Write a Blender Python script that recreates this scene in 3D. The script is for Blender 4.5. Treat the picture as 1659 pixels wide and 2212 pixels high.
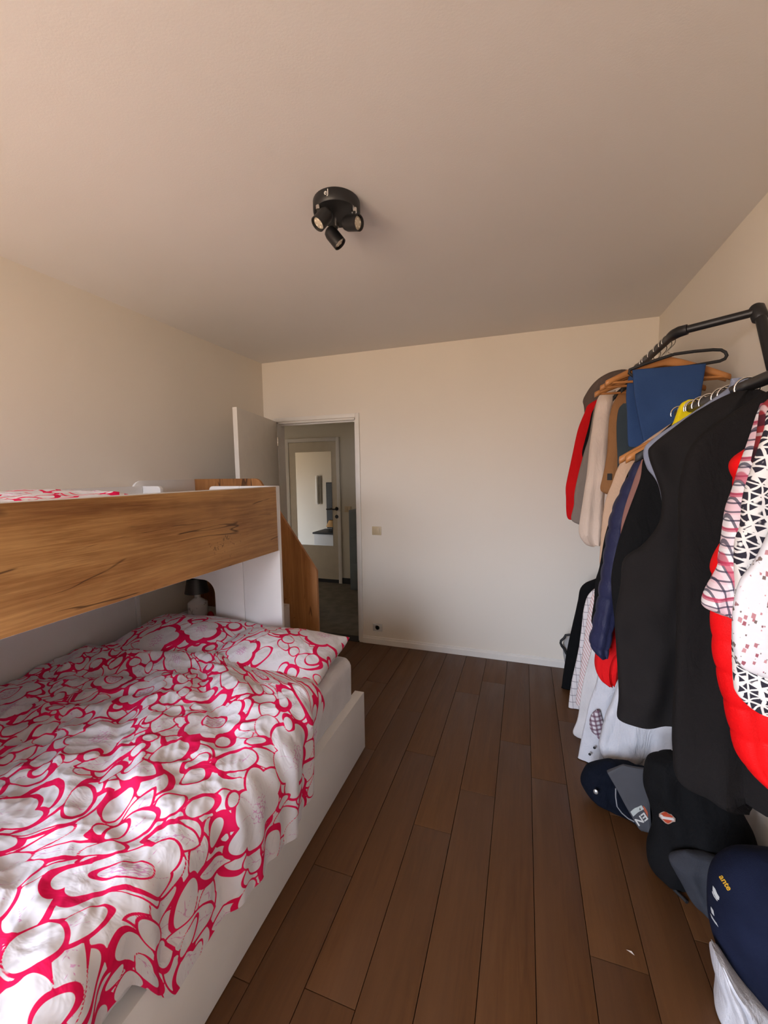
import bpy, bmesh, math, random
import numpy as np
from mathutils import Matrix, Vector, noise as mn

for o in list(bpy.data.objects): bpy.data.objects.remove(o)
SC = bpy.context.scene
COL = SC.collection

# ------------------------------------------------------------------ camera
FPX, YAW, PITCH, ROLL, CAMZ = 883.68, .3307, -.0931, -.0143, 1.5264
_F = np.array([-math.sin(YAW)*math.cos(PITCH), math.cos(YAW)*math.cos(PITCH), math.sin(PITCH)])
_r = np.array([math.cos(YAW), math.sin(YAW), 0.]); _u = np.cross(_r, _F)
_r, _u = _r*math.cos(ROLL)+_u*math.sin(ROLL), -_r*math.sin(ROLL)+_u*math.cos(ROLL)
CP = np.array([0., 0., CAMZ])
cam = bpy.data.cameras.new('camera'); cam.sensor_fit = 'HORIZONTAL'; cam.sensor_width = 36
cam.lens = FPX*36/1659; cam.clip_start = .05
co = bpy.data.objects.new('camera', cam); COL.objects.link(co)
M = Matrix.Identity(4)
for i in range(3):
    M[i][0], M[i][1], M[i][2], M[i][3] = _r[i], _u[i], -_F[i], CP[i]
co.matrix_world = M
SC.camera = co

# ------------------------------------------------------------------ world, window light, exposure
YB, XL, XR, H, YF = 3.3526, -2.337, .853, 2.5658, -1.85
WIN = (-2.22, -.62, .40, 2.22)           # window in the wall behind the camera
W = bpy.data.worlds.new('world'); SC.world = W; W.use_nodes = True
wt = W.node_tree; wt.nodes.clear()
tc = wt.nodes.new('ShaderNodeTexCoord'); sp = wt.nodes.new('ShaderNodeSeparateXYZ')
rp = wt.nodes.new('ShaderNodeValToRGB'); bg = wt.nodes.new('ShaderNodeBackground'); ow = wt.nodes.new('ShaderNodeOutputWorld')
mp = wt.nodes.new('ShaderNodeMapRange'); mp.inputs[1].default_value = -1; mp.inputs[2].default_value = 1
rp.color_ramp.elements[0].position = .44; rp.color_ramp.elements[0].color = (.58, .435, .315, 1)   # sunlit houses and street below
rp.color_ramp.elements[1].position = .56; rp.color_ramp.elements[1].color = (.90, 1.02, 1.26, 1)   # bright hazy sky
bg.inputs[1].default_value = 22.5
wt.links.new(tc.outputs['Generated'], sp.inputs[0]); wt.links.new(sp.outputs[2], mp.inputs[0])
wt.links.new(mp.outputs[0], rp.inputs[0]); wt.links.new(rp.outputs[0], bg.inputs[0]); wt.links.new(bg.outputs[0], ow.inputs[0])

def portal(name, loc, rot, sx, sy):
    l = bpy.data.lights.new(name, 'AREA'); l.shape = 'RECTANGLE'; l.size = sx; l.size_y = sy
    try: l.cycles.is_portal = True
    except Exception: l.energy = 0
    o = bpy.data.objects.new(name, l); COL.objects.link(o); o.location = loc; o.rotation_euler = rot
    return o
portal('window_daylight', ((WIN[0]+WIN[1])/2, YF-.13, (WIN[2]+WIN[3])/2), (math.pi/2, 0, 0), WIN[1]-WIN[0], WIN[3]-WIN[2])
portal('hall_added_daylight', (-5.05, 5.26, .86), (-math.pi/2, 0, 0), .40, 1.75)  # portal for the unseen opening added to light the hall

vs = SC.view_settings
vs.view_transform = 'Standard'; vs.look = 'None'; vs.gamma = 1; vs.exposure = 0; vs.use_curve_mapping = False

# ------------------------------------------------------------------ helpers
def P(px, py, **k):
    d = _F+_r*(px-829.5)/FPX-_u*(py-1106)/FPX
    a, v = next(iter(k.items())); i = 'xyz'.index(a)
    t = (v-CP[i])/d[i]; p = CP+d*t
    return Vector(p)

def thing(name, label, cat, loc, group=None, kind=None):
    o = bpy.data.objects.new(name, None); COL.objects.link(o); o.location = loc; o.empty_display_size = .05
    tag(o, label, cat, group, kind); return o
def tag(o, label=None, cat=None, group=None, kind=None):
    if label: o['label'] = label
    if cat: o['category'] = cat
    if group: o['group'] = group
    if kind: o['kind'] = kind
    return o
def wloc(o):
    v = Vector((0, 0, 0))
    while o: v += o.location; o = o.parent
    return v
def mk(name, V, F, mat, parent=None, smooth=True, bevel=0, label=None, attrs=None, sharp=None):
    V = np.asarray(V, float)
    if parent is not None: org = np.array(wloc(parent))
    else: org = np.array([(V[:, 0].min()+V[:, 0].max())/2, (V[:, 1].min()+V[:, 1].max())/2, V[:, 2].min()])
    me = bpy.data.meshes.new(name)
    me.from_pydata((V-org).tolist(), [], [list(map(int, f)) for f in F]); me.update()
    if attrs:
        for k, a in attrs.items():
            at = me.attributes.new(k, 'FLOAT', 'POINT'); at.data.foreach_set('value', np.asarray(a, np.float32).ravel())
    bm = bmesh.new(); bm.from_mesh(me)
    if not attrs: bmesh.ops.recalc_face_normals(bm, faces=bm.faces)
    if bevel:
        es = [e for e in bm.edges if len(e.link_faces) == 2 and e.calc_face_angle(0) > .6]
        bmesh.ops.bevel(bm, geom=es, offset=bevel, segments=2, affect='EDGES', profile=.6)
    bm.to_mesh(me); bm.free()
    if smooth:
        me.polygons.foreach_set('use_smooth', [True]*len(me.polygons))
        if bevel or sharp:
            try: me.set_sharp_from_angle(angle=math.radians(sharp or 35))
            except Exception: pass
    me.materials.append(mat)
    o = bpy.data.objects.new(name, me); COL.objects.link(o)
    if parent is not None: o.parent = parent
    else: o.location = org
    if label: o['label'] = label
    return o
def boxvf(x0, x1, y0, y1, z0, z1, base=0):
    V = [(x, y, z) for x in (x0, x1) for y in (y0, y1) for z in (z0, z1)]
    F = [(0, 1, 3, 2), (4, 6, 7, 5), (0, 4, 5, 1), (2, 3, 7, 6), (0, 2, 6, 4), (1, 5, 7, 3)]
    return V, [tuple(i+base for i in f) for f in F]
def box(name, b, mat, parent=None, bevel=0, **k):
    V, F = boxvf(*b); return mk(name, V, F, mat, parent, smooth=bool(bevel), bevel=bevel, **k)
def boxes(name, bs, mat, parent=None, bevel=0):
    V, F = [], []
    for b in bs:
        v, f = boxvf(*b, base=len(V)); V += v; F += f
    return mk(name, V, F, mat, parent, smooth=bool(bevel), bevel=bevel)
def prism(name, pts, axis, a0, a1, mat, parent=None, bevel=0, **k):
    """pts 2D polygon in the other two axes, extruded along axis from a0 to a1"""
    n = len(pts); V = []
    for a in (a0, a1):
        for p, q in pts:
            V.append({'x': (a, p, q), 'y': (p, a, q), 'z': (p, q, a)}[axis])
    F = [tuple(range(n)), tuple(range(2*n-1, n-1, -1))]+[(i, (i+1) % n, (i+1) % n+n, i+n) for i in range(n)]
    return mk(name, V, F, mat, parent, smooth=bool(bevel), bevel=bevel, **k)
def arc(cx, cy, r, a0, a1, n=6):
    return [(cx+r*math.cos(math.radians(a0+(a1-a0)*i/n)), cy+r*math.sin(math.radians(a0+(a1-a0)*i/n))) for i in range(n+1)]
def frame_of(t):
    t = Vector(t).normalized(); up = Vector((0, 0, 1)) if abs(t.z) < .9 else Vector((0, 1, 0))
    a = t.cross(up).normalized(); return a, a.cross(t).normalized()
def tubevf(pts, r, n=10, closed=False, base=0):
    pts = [Vector(p) for p in pts]; V, F = [], []; m = len(pts); a = None
    rs = r if hasattr(r, '__len__') else [r]*m
    for i, p in enumerate(pts):
        t = (pts[(i+1) % m]-pts[i-1]) if closed else (pts[min(i+1, m-1)]-pts[max(i-1, 0)])
        t.normalize()
        if a is None: a, b = frame_of(t)
        a = (a-t*a.dot(t)).normalized(); b = t.cross(a)
        for j in range(n):
            th = 2*math.pi*j/n; V.append(tuple(p+(a*math.cos(th)+b*math.sin(th))*rs[i]))
    for i in range(m if closed else m-1):
        for j in range(n):
            q = [i*n+j, i*n+(j+1) % n, ((i+1) % m)*n+(j+1) % n, ((i+1) % m)*n+j]; F.append(tuple(x+base for x in q))
    if not closed: F += [tuple(base+j for j in range(n)), tuple(base+(m-1)*n+j for j in range(n))[::-1]]
    return V, F
def tube(name, pts, r, mat, parent=None, n=10, closed=False, **k):
    V, F = tubevf(pts, r, n, closed); return mk(name, V, F, mat, parent, sharp=50, **k)
def lathe(name, prof, c, axis, mat, parent=None, n=28, **k):
    """prof list of (r, h) along axis vector from point c"""
    ax = Vector(axis).normalized(); a, b = frame_of(ax); c = Vector(c); V, F = [], []
    for r, h in prof:
        for j in range(n):
            th = 2*math.pi*j/n; V.append(tuple(c+ax*h+(a*math.cos(th)+b*math.sin(th))*max(r, 1e-5)))
    for i in range(len(prof)-1):
        for j in range(n): F.append((i*n+j, i*n+(j+1) % n, (i+1)*n+(j+1) % n, (i+1)*n+j))
    F += [tuple(range(n)), tuple(range((len(prof)-1)*n, len(prof)*n))[::-1]]
    return mk(name, V, F, mat, parent, sharp=40, **k)
def textmesh(name, s, size, mat, parent, M4, ext=.0006):
    cu = bpy.data.curves.new(name, 'FONT'); cu.body = s; cu.size = size; cu.extrude = ext; cu.align_x = 'CENTER'; cu.align_y = 'CENTER'
    ob = bpy.data.objects.new('tmp', cu); COL.objects.link(ob)
    dg = bpy.context.evaluated_depsgraph_get(); me = bpy.data.meshes.new_from_object(ob.evaluated_get(dg))
    bpy.data.objects.remove(ob)
    me.transform(M4); me.transform(Matrix.Translation(-wloc(parent))); me.materials.clear(); me.materials.append(mat)
    o = bpy.data.objects.new(name, me); COL.objects.link(o); o.parent = parent
    return o

# ------------------------------------------------------------------ materials
class T:
    def __init__(s, name):
        s.m = bpy.data.materials.new(name); s.m.use_nodes = True; s.t = s.m.node_tree; s.t.nodes.clear()
        s.out = s.t.nodes.new('ShaderNodeOutputMaterial'); s.b = s.t.nodes.new('ShaderNodeBsdfPrincipled')
        s.t.links.new(s.b.outputs[0], s.out.inputs[0]); s._c = None
    def n(s, ty, **k):
        x = s.t.nodes.new('ShaderNode'+ty)
        for a, v in k.items(): setattr(x, a, v)
        return x
    def put(s, sock, v):
        if isinstance(v, (int, float)): sock.default_value = v
        elif isinstance(v, (tuple, list)):
            v = tuple(v); sock.default_value = v if len(sock.default_value) == len(v) else v+(1,)
        elif v is not None: s.t.links.new(v, sock)
    def math(s, op, a, b=None, c=None, clamp=False):
        x = s.n('Math', operation=op, use_clamp=clamp)
        for i, v in enumerate((a, b, c)):
            if v is not None: s.put(x.inputs[i], v)
        return x.outputs[0]
    def co(s, scale=(1, 1, 1), which='Object', rot=(0, 0, 0)):
        if not s._c: s._c = s.n('TexCoord')
        mp = s.n('Mapping'); s.t.links.new(s._c.outputs[which], mp.inputs[0])
        mp.inputs['Scale'].default_value = scale; mp.inputs['Rotation'].default_value = rot
        return mp.outputs[0]
    def sep(s, v):
        x = s.n('SeparateXYZ'); s.put(x.inputs[0], v); return x.outputs
    def noise(s, v, sc=5, det=3, rough=.5, dist=0):
        x = s.n('TexNoise'); s.put(x.inputs['Vector'], v); x.inputs['Scale'].default_value = sc
        x.inputs['Detail'].default_value = det; x.inputs['Roughness'].default_value = rough; x.inputs['Distortion'].default_value = dist
        return x.outputs[0]
    def vor(s, v, sc=5, feature='F1', distance='EUCLIDEAN'):
        x = s.n('TexVoronoi', feature=feature, distance=distance); s.put(x.inputs['Vector'], v); x.inputs['Scale'].default_value = sc; return x.outputs
    def mix(s, f, a, b, blend='MIX'):
        x = s.n('MixRGB', blend_type=blend); s.put(x.inputs[0], f); s.put(x.inputs[1], a); s.put(x.inputs[2], b); return x.outputs[0]
    def ramp(s, f, *st):
        x = s.n('ValToRGB'); s.put(x.inputs[0], f); e = x.color_ramp.elements
        while len(e) < len(st): e.new(.5)
        for q, (p, c) in zip(e, st):
            q.position = p; q.color = (c, c, c, 1) if isinstance(c, (int, float)) else tuple(c)+(1,)
        return x.outputs[0]
    def mr(s, v, a, b, c=0., d=1., smooth=True):
        x = s.n('MapRange', interpolation_type='SMOOTHSTEP' if smooth else 'LINEAR'); s.put(x.inputs[0], v)
        for i, q in enumerate((a, b, c, d)): x.inputs[i+1].default_value = q
        return x.outputs[0]
    def attr(s, nm): x = s.n('Attribute', attribute_name=nm); return x.outputs['Fac']
    def rnd(s): return s.n('ObjectInfo').outputs['Random']
    def bump(s, h, st=.3, d=.002):
        x = s.n('Bump'); s.put(x.inputs['Height'], h); x.inputs['Strength'].default_value = st; x.inputs['Distance'].default_value = d
        s.t.links.new(x.outputs[0], s.b.inputs['Normal'])
    def fin(s, col, rough=.6, metal=0., spec=None, **k):
        s.put(s.b.inputs['Base Color'], col); s.put(s.b.inputs['Roughness'], rough); s.b.inputs['Metallic'].default_value = metal
        if spec is not None: s.b.inputs['Specular IOR Level'].default_value = spec
        for a, v in k.items(): s.put(s.b.inputs[a], v)
        return s.m
def plain(name, c, rough=.5, metal=0., var=.06, spec=None):
    t = T(name); f = t.noise(t.co((1, 1, 1)), 9, 2)
    return t.fin(t.mix(t.mr(f, .3, .7), tuple(x*(1-var) for x in c), tuple(min(1, x*(1+var)) for x in c)), rough, metal, spec)
def plaster(name, c, sc=220, st=.15):
    t = T(name); g = t.noise(t.co(), sc, 3, .6); l = t.noise(t.co(), 1.3, 2)
    t.bump(g, st, .002)
    return t.fin(t.mix(t.mr(l, .3, .7), tuple(x*.975 for x in c), c), .9, spec=.2)
def fabric(name, c, c2=None, wr=.5, sc=14, rough=.9, st=.5, sheen=0):
    t = T(name); w = t.noise(t.co((1.6, 1, .6)), sc, 4, .55, 1.2); g = t.noise(t.co(), 380, 2)
    t.bump(t.math('ADD', t.math('MULTIPLY', w, wr), t.math('MULTIPLY', g, .06)), st, .03)
    cc = t.mix(t.mr(t.noise(t.co(), 7, 3), .3, .7), c, c2 or tuple(x*.9 for x in c))
    return t.fin(cc, rough, spec=.15)

M_WALL = plaster('painted_plaster', (.81, .745, .645))
M_CEIL = plaster('ceiling_plaster', (.80, .765, .725), 160, .15)
M_WHITE = plain('white_laminate', (.80, .785, .765), .38, var=.01)
M_TRIM = plain('white_paint', (.80, .765, .70), .42, var=.02)
M_DOORW = plain('door_paint', (.74, .70, .63), .45, var=.02)
M_BLACK = plain('black_metal', (.012, .012, .013), .42)
M_BLACKP = plain('black_plastic', (.015, .015, .016), .6)
M_CHROME = plain('chrome_wire', (.80, .78, .74), .18, 1.)
M_HANGW = plain('hanger_wood', (.46, .19, .055), .45, var=.15)
M_PLASW = plain('white_plastic', (.80, .78, .74), .4)
M_CREAM = plain('cream_plastic', (.56, .45, .28), .4)
M_SHEET = fabric('white_sheet', (.76, .75, .765), wr=.6, sc=7, st=.5)

def wood_mat(name, grain_axis, light, mid, dark, sc=1., cracks=True, rough=.5):
    t = T(name); s = [1, 1, 1]; i = 'xyz'.index(grain_axis)
    s = [7*sc]*3; s[i] = .55*sc
    v = t.co(tuple(s))
    warp = t.noise(t.co((2.2, 2.2, 2.2)), 1.4, 3)
    s2 = [34*sc]*3; s2[i] = 1.3*sc
    base = t.noise(v, 1.0, 5, .6, 1.4)
    fine = t.noise(t.co(tuple(s2)), 3.5, 4, .7, .3)
    col = t.ramp(base, (.30, dark), (.43, mid), (.55, light), (.66, tuple(x*1.12 for x in light)), (.78, mid))
    col = t.mix(t.mr(fine, .35, .75), t.mix(1., col, (.62, .55, .48), 'MULTIPLY'), col)
    col = t.mix(t.math('MULTIPLY', t.mr(warp, .35, .65), .35), col, tuple(x*1.18 for x in light))
    if cracks:
        s3 = [3.2*sc]*3; s3[i] = .42*sc
        ve = t.noise(t.co(tuple(s3)), 2.0, 2, .5, .9)
        ln = t.math('ABSOLUTE', t.math('SUBTRACT', ve, .5))
        gate = t.mr(t.noise(t.co((2.6, 2.6, 2.6)), 1.9, 2), .50, .58)
        ck = t.math('MULTIPLY', t.mr(ln, .0, .014, 1, 0), gate)
        kv = t.n('VectorMath', operation='ADD'); t.put(kv.inputs[0], t.co(tuple(3.4*sc if j != i else 1.7*sc for j in range(3)))); nz = t.n('TexNoise'); t.put(nz.inputs['Vector'], t.co((9, 9, 9))); t.put(kv.inputs[1], nz.outputs['Color'])
        kn = t.vor(kv.outputs[0], 1.15)[0]
        ck = t.math('MAXIMUM', t.math('MULTIPLY', ck, .85), t.math('MULTIPLY', t.mr(kn, .02, .11, 1, 0), .75))
        col = t.mix(ck, col, tuple(x*.22 for x in dark))
    t.bump(fine, .12, .001)
    return t.fin(col, rough, spec=.35)
OAK = ((.60, .335, .125), (.47, .235, .078), (.28, .12, .04))
M_OAKY = wood_mat('golden_oak_lengthwise', 'y', *OAK)
M_OAKZ = wood_mat('golden_oak_upright', 'z', (.44, .20, .065), (.33, .135, .04), (.19, .07, .02), cracks=True)

def floor_mat():
    t = T('brown_oak_floor'); r = t.rnd()
    off = t.n('CombineXYZ'); t.put(off.inputs[0], t.math('MULTIPLY', r, 37.)); t.put(off.inputs[1], t.math('MULTIPLY', r, 91.))
    ad = t.n('VectorMath', operation='ADD'); t.put(ad.inputs[0], t.co((1, 1, 1))); t.put(ad.inputs[1], off.outputs[0])
    mpn = t.n('Mapping'); t.put(mpn.inputs[0], ad.outputs[0]); mpn.inputs['Scale'].default_value = (22, 1.6, 22)
    g = t.noise(mpn.outputs[0], 2., 5, .65, .6)
    mp2 = t.n('Mapping'); t.put(mp2.inputs[0], ad.outputs[0]); mp2.inputs['Scale'].default_value = (5, .8, 5)
    b = t.noise(mp2.outputs[0], 2., 3)
    col = t.ramp(g, (.3, (.068, .026, .0085)), (.5, (.102, .041, .0125)), (.72, (.13, .055, .018)))
    col = t.mix(t.math('MULTIPLY', t.mr(b, .35, .7), .5), col, (.105, .046, .018))
    col = t.mix(.35, col, t.mix(t.math('MULTIPLY', r, 1.), (.078, .032, .0115), (.125, .056, .020)))
    t.bump(g, .15, .0015)
    return t.fin(col, t.mr(b, .3, .7, .42, .55), spec=.35)
M_FLOOR = floor_mat()

# ------------------------------------------------------------------ the room shell
def struct(o): o['kind'] = 'structure'; return o
DX0, DX1, DH = -2.20, -1.401, 2.015
T2 = .11
fl = struct(box('floor', (XL-.05, XR+.05, YF-.15, YB+.02, -.10, -.012), plain('floor_gap', (.012, .006, .003), .8)))
rnd = random.Random(4)
W0 = .1635
known = {-1: [2.425, 1.30], 0: [2.05, .943], 1: [1.60, 2.75], 2: [1.863, 2.95], 3: [2.30, .75], 4: [2.05, .6], 5: [1.3, 2.6], -2: [2.0, .9], -3: [2.706, 1.5]}
k = -11
while True:
    x0 = -.596+W0*k
    if x0 > XR: break
    if x0+W0 > XL:
        ends = sorted(known.get(k, [rnd.uniform(-.2, .7), rnd.uniform(1.2, 2.9)])+[YF, YB])
        if ends[1]-ends[0] > 1.3: ends.insert(1, ends[0]+.62)
        for a, b in zip(ends, ends[1:]):
            xa, xb = max(x0, XL), min(x0+W0, XR)
            dz = rnd.uniform(-.0006, .0006)
            box('floor_plank', (xa+.0011, xb-.0011, a+.0011, b-.0011, -.015, dz), M_FLOOR, fl, bevel=.0012)
    k += 1

struct(box('ceiling', (XL-.15, XR+.15, YF-.2, YB+.14, H, H+.12), M_CEIL))
struct(box('wall_left', (XL-.12, XL, YF-.15, YB, -.1, H), M_WALL))
struct(box('wall_right', (XR, XR+.12, YF-.15, YB+T2, -.1, H), M_WALL))
struct(boxes('wall_back', [(DX1, XR, YB, YB+T2, -.1, H), (XL-.12, DX0, YB, YB+T2, -.1, H), (DX0, DX1, YB, YB+T2, DH, H)], M_WALL))
struct(boxes('wall_front', [(XL-.12, WIN[0], YF-.15, YF, -.1, H), (WIN[1], XR, YF-.15, YF, -.1, H),
       (WIN[0], WIN[1], YF-.15, YF, -.1, WIN[2]), (WIN[0], WIN[1], YF-.15, YF, WIN[3], H)], M_WALL))
wf = struct(thing('window_1', 'wide white framed window', None, (0, YF, WIN[2])))
mid = (WIN[0]+WIN[1])/2
for nm, b in (('window_frame', (WIN[0], WIN[0]+.05, YF-.1, YF-.04, WIN[2], WIN[3])), ('window_frame', (WIN[1]-.05, WIN[1], YF-.1, YF-.04, WIN[2], WIN[3])),
              ('window_frame', (WIN[0], WIN[1], YF-.1, YF-.04, WIN[2], WIN[2]+.05)), ('window_frame', (WIN[0], WIN[1], YF-.1, YF-.04, WIN[3]-.05, WIN[3])),
              ('mullion', (mid-.04, mid+.04, YF-.1, YF-.04, WIN[2], WIN[3])), ('window_sill', (WIN[0]-.04, WIN[1]+.04, YF-.08, YF+.12, WIN[2]-.03, WIN[2]))):
    box(nm, b, M_TRIM, wf, bevel=.004)

def baseboard(name, a, b, axis, pos, sgn):
    pr = [(0, 0), (.016, 0), (.016, .046), (.013, .049), (.010, .052), (.010, .062), (.007, .066), (0, .066)]
    pr = [(pos+sgn*x, z) for x, z in pr]
    return struct(prism(name, pr, axis, a, b, M_TRIM))
baseboard('baseboard_back', DX1+.036, XR, 'x', YB, -1)
baseboard('baseboard_right', YF, YB-.017, 'y', XR, -1)
baseboard('baseboard_left', 2.50, YB-.017, 'y', XL, 1)
# door lining and casing
tr = struct(thing('trim_1', 'white door casing', None, (DX1, YB, 0)))
box('casing', (DX1, DX1+.036, YB-.014, YB, 0, DH+.04), M_TRIM, tr, bevel=.003)
box('casing', (DX0-.03, DX1, YB-.014, YB, DH+.005, DH+.04), M_TRIM, tr, bevel=.003)
box('casing', (DX0-.036, DX0-.004, YB-.012, YB, 0, DH+.005), M_TRIM, tr, bevel=.003)
box('lining', (DX1-.012, DX1, YB, YB+T2, 0, DH), M_TRIM, tr)
box('lining', (DX0, DX0+.012, YB, YB+T2, 0, DH), M_TRIM, tr)
box('lining', (DX0, DX1, YB, YB+T2, DH-.014, DH), M_TRIM, tr)
box('stop_bead', (DX0, DX1-.012, YB+.045, YB+.065, DH-.026, DH-.014), M_TRIM, tr)
struct(box('trim_2', (DX0, DX1, YB-.02, YB+.10, -.03, .006), plain('dark_threshold', (.018, .017, .016), .5), bevel=.003))
# open door leaf
h0 = Vector((DX0+.01, YB-.015, 0)); h1 = Vector((-1.972, 2.505, 0))
dd = (h1-h0).normalized(); nn = Vector((dd.y, -dd.x, 0))*-1     # thickness direction to the left
lt = .04
quad = [h0, h1, h1-nn*-lt, h0-nn*-lt] if nn.x < 0 else [h0, h1, h1+nn*-lt, h0+nn*-lt]
quad = [h0, h1, Vector((h1.x, h1.y, 0))+Vector((-abs(nn.x)*lt, -nn.y*lt*0, 0)), Vector((h0.x-lt*.97, h0.y, 0))]
dl = struct(thing('door_1', 'white flush door leaf standing open into the room', None, h0))
prism('door_leaf', [(q.x, q.y) for q in quad], 'z', .01, 2.022, M_DOORW, dl, bevel=.002)
for zz in (.25, 1.8): lathe('hinge', [(.007, 0), (.007, .08)], (h0.x+.004, h0.y+.002, zz), (0, 0, 1), M_CHROME, dl, n=10)

# wall switch and socket
sw = thing('light_switch', 'small cream light switch on the back wall beside the doorway', 'light switch', P(814, 1156, y=YB))
a, b = P(804, 1137, y=YB), P(824, 1156, y=YB)
box('plate', (a.x, b.x, YB-.008, YB, b.z, a.z), M_CREAM, sw, bevel=.003)
box('rocker', (a.x+.014, b.x-.014, YB-.013, YB-.004, b.z+.012, a.z-.012), M_CREAM, sw, bevel=.003)
so = thing('power_socket', 'white wall socket low on the back wall above the baseboard', 'socket', P(816, 1364, y=YB))
a, b = P(806, 1346, y=YB), P(826, 1364, y=YB)
c = (a+b)/2
box('plate', (a.x, b.x, YB-.009, YB, b.z, a.z), plain('socket_plate', (.60, .59, .55), .4), so, bevel=.003)
lathe('socket_ring', [(.024, 0), (.024, .004), (.021, .005), (.020, .001), (0, .001)], (c.x, YB-.008, c.z), (0, -1, 0), plain('socket_grey', (.7, .69, .66), .5), so)
for s in (-1, 1): lathe('pin_hole', [(.003, 0), (.003, .003)], (c.x+s*.0095, YB-.0085, c.z), (0, -1, 0), M_BLACKP, so, n=8)

# ------------------------------------------------------------------ hallway beyond the door
YH = 5.139
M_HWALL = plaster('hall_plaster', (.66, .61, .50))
struct(box('floor_hall', (-6.2, -1.0, YB+.10, YH+.1, -.1, 0), plain('hall_floor_grey', (.15, .135, .11), .6, var=.2)))
struct(box('ceiling_hall', (-6.2, -1.0, YB+T2, YH+.12, H, H+.1), M_CEIL))
struct(boxes('wall_hall_back', [(-4.85, -1.0, YH, YH+.12, -.05, H), (-6.2, -5.25, YH, YH+.12, -.05, H), (-5.25, -4.85, YH, YH+.12, 1.75, H)], M_HWALL))  # far-left opening is unseen, added to let daylight into the hall
struct(box('wall_hall_right', (-1.0, -.9, YB+T2, YH+.12, -.05, H), M_HWALL))
struct(box('wall_hall_left', (-6.3, -6.2, YB, YH+.12, -.05, H), M_HWALL))
struct(box('wall_hall_front', (-6.2, XL-.12, YB-.01, YB+T2, -.05, H), M_WALL))
d2 = struct(thing('door_2', 'cream hall door carrying a tall mirror', None, (-2.8, YH, 0)))
FX0, FX1 = -3.235, -2.392
box('door_frame', (FX1-.05, FX1, YH-.02, YH, 0, 2.033), M_DOORW, d2, bevel=.003)
box('door_frame', (FX0, FX0+.05, YH-.02, YH, 0, 2.033), M_DOORW, d2, bevel=.003)
box('door_frame', (FX0+.05, FX1-.05, YH-.02, YH, 1.983, 2.033), M_DOORW, d2, bevel=.003)
box('door_frame', (FX0-.13, FX0-.05, YH-.03, YH, 0, 2.033), M_DOORW, d2, bevel=.006)
box('door_panel', (FX0+.053, FX1-.053, YH-.012, YH, .05, 1.98), plain('cream_door', (.63, .56, .43), .5, var=.03), d2, bevel=.002)
box('door_gap_shade', (FX0+.053, FX1-.053, YH-.008, YH, .0, .05), M_BLACKP, d2)  # black strip stands in for the shade under the door
box('mirror', (-3.074, -2.515, YH-.018, YH-.012, .53, 1.843), T('mirror_glass').fin((.86, .88, .86), .015, 1.), d2)
tube('handle', [P(705, 1100, y=YH-.07), P(725, 1100, y=YH-.07), P(728, 1100, y=YH-.06), P(728, 1100, y=YH-.01)], .010, M_BLACK, d2)
lathe('handle_rose', [(.026, 0), (.026, .01)], P(728, 1099, y=YH-.012), (0, -1, 0), M_BLACK, d2)
lathe('lock_rose', [(.026, 0), (.026, .01)], P(728, 1116, y=YH-.012), (0, -1, 0), M_BLACK, d2)
struct(box('baseboard_hall', (FX1, -1.0, YH-.012, YH, 0, .08), M_BLACKP))
q = P(752, 1100, y=YH)
hs = thing('wall_switch', 'cream double switch on the hall wall beside the mirror door', 'light switch', q-Vector((0, 0, .04)))
box('plate', (q.x-.05, q.x+.05, YH-.01, YH, q.z-.04, q.z+.04), M_CREAM, hs, bevel=.003)
for s in (-1, 1): box('rocker', (q.x+s*.022-.018, q.x+s*.022+.018, YH-.014, YH-.008, q.z-.028, q.z+.028), M_CREAM, hs, bevel=.002)
M_BLUEG = plain('blue_grey_lacquer', (.165, .195, .205), .45, var=.03)
cb = thing('hall_cabinet', 'blue-grey tall cabinet with flush drawers in the hallway', 'cabinet', (-1.75, 4.99, 0))
box('body', (-2.16, -1.40, 4.875, YH-.015, 0, 1.062), M_BLUEG, cb, bevel=.004)
for z0, z1 in ((.02, .365), (.37, .71), (.715, 1.045)): box('drawer', (-2.135, -1.42, 4.86, 4.88, z0, z1), M_BLUEG, cb, bevel=.003)
# things the mirror shows: intercom and lamp at the hall's near wall
VY = 2*YH-(YB+T2)
def VP(px, py, dy=0.): p = P(px, py, y=VY-dy); return Vector((p.x, YB+T2+dy, p.z))
ic = thing('intercom', 'white intercom handset on the hall wall, seen in the mirror', 'intercom', VP(690, 1087))
a, b = VP(684, 1028), VP(697, 1088)
box('wall_plate', (a.x, b.x, YB+T2, YB+T2+.03, b.z, a.z), M_PLASW, ic, bevel=.006)
m_ = (a.x+b.x)/2
tube('handset', [(m_, YB+T2+.03, a.z-.01), (m_, YB+T2+.06, a.z-.03), (m_, YB+T2+.06, b.z+.03), (m_, YB+T2+.03, b.z+.01)], [.028, .022, .022, .028], M_TRIM, ic)
a, b = VP(705, 1042, .05), VP(745, 1142, .05)
mo = thing('dark_wall_slab', 'dark flat slab on the hall wall, seen in the mirror', 'wall_slab', Vector(((a.x+b.x)/2, YB+T2, b.z)))  # dark flat slab with a slightly lighter inset front
box('casing', (a.x, b.x, YB+T2, YB+T2+.04, b.z, a.z), M_BLACKP, mo, bevel=.01)
box('slab_front', (a.x+.02, b.x-.02, YB+T2+.039, YB+T2+.043, b.z+.02, a.z-.02), plain('slab_front_dark', (.06, .065, .07), .3), mo)
a = VP(705, 1182, .55); b = VP(692, 1180, .55); c = VP(718, 1180, .55); e = VP(705, 1165, .55)
sb = thing('hall_sideboard', 'white sideboard under the dark slab, seen in the mirror', 'cabinet', (a.x-.1, YB+T2+.26, 0))
box('body', (a.x-.25, a.x+.9, YB+T2+.02, YB+T2+.48, 0, .50), M_WHITE, sb, bevel=.005)
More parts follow.
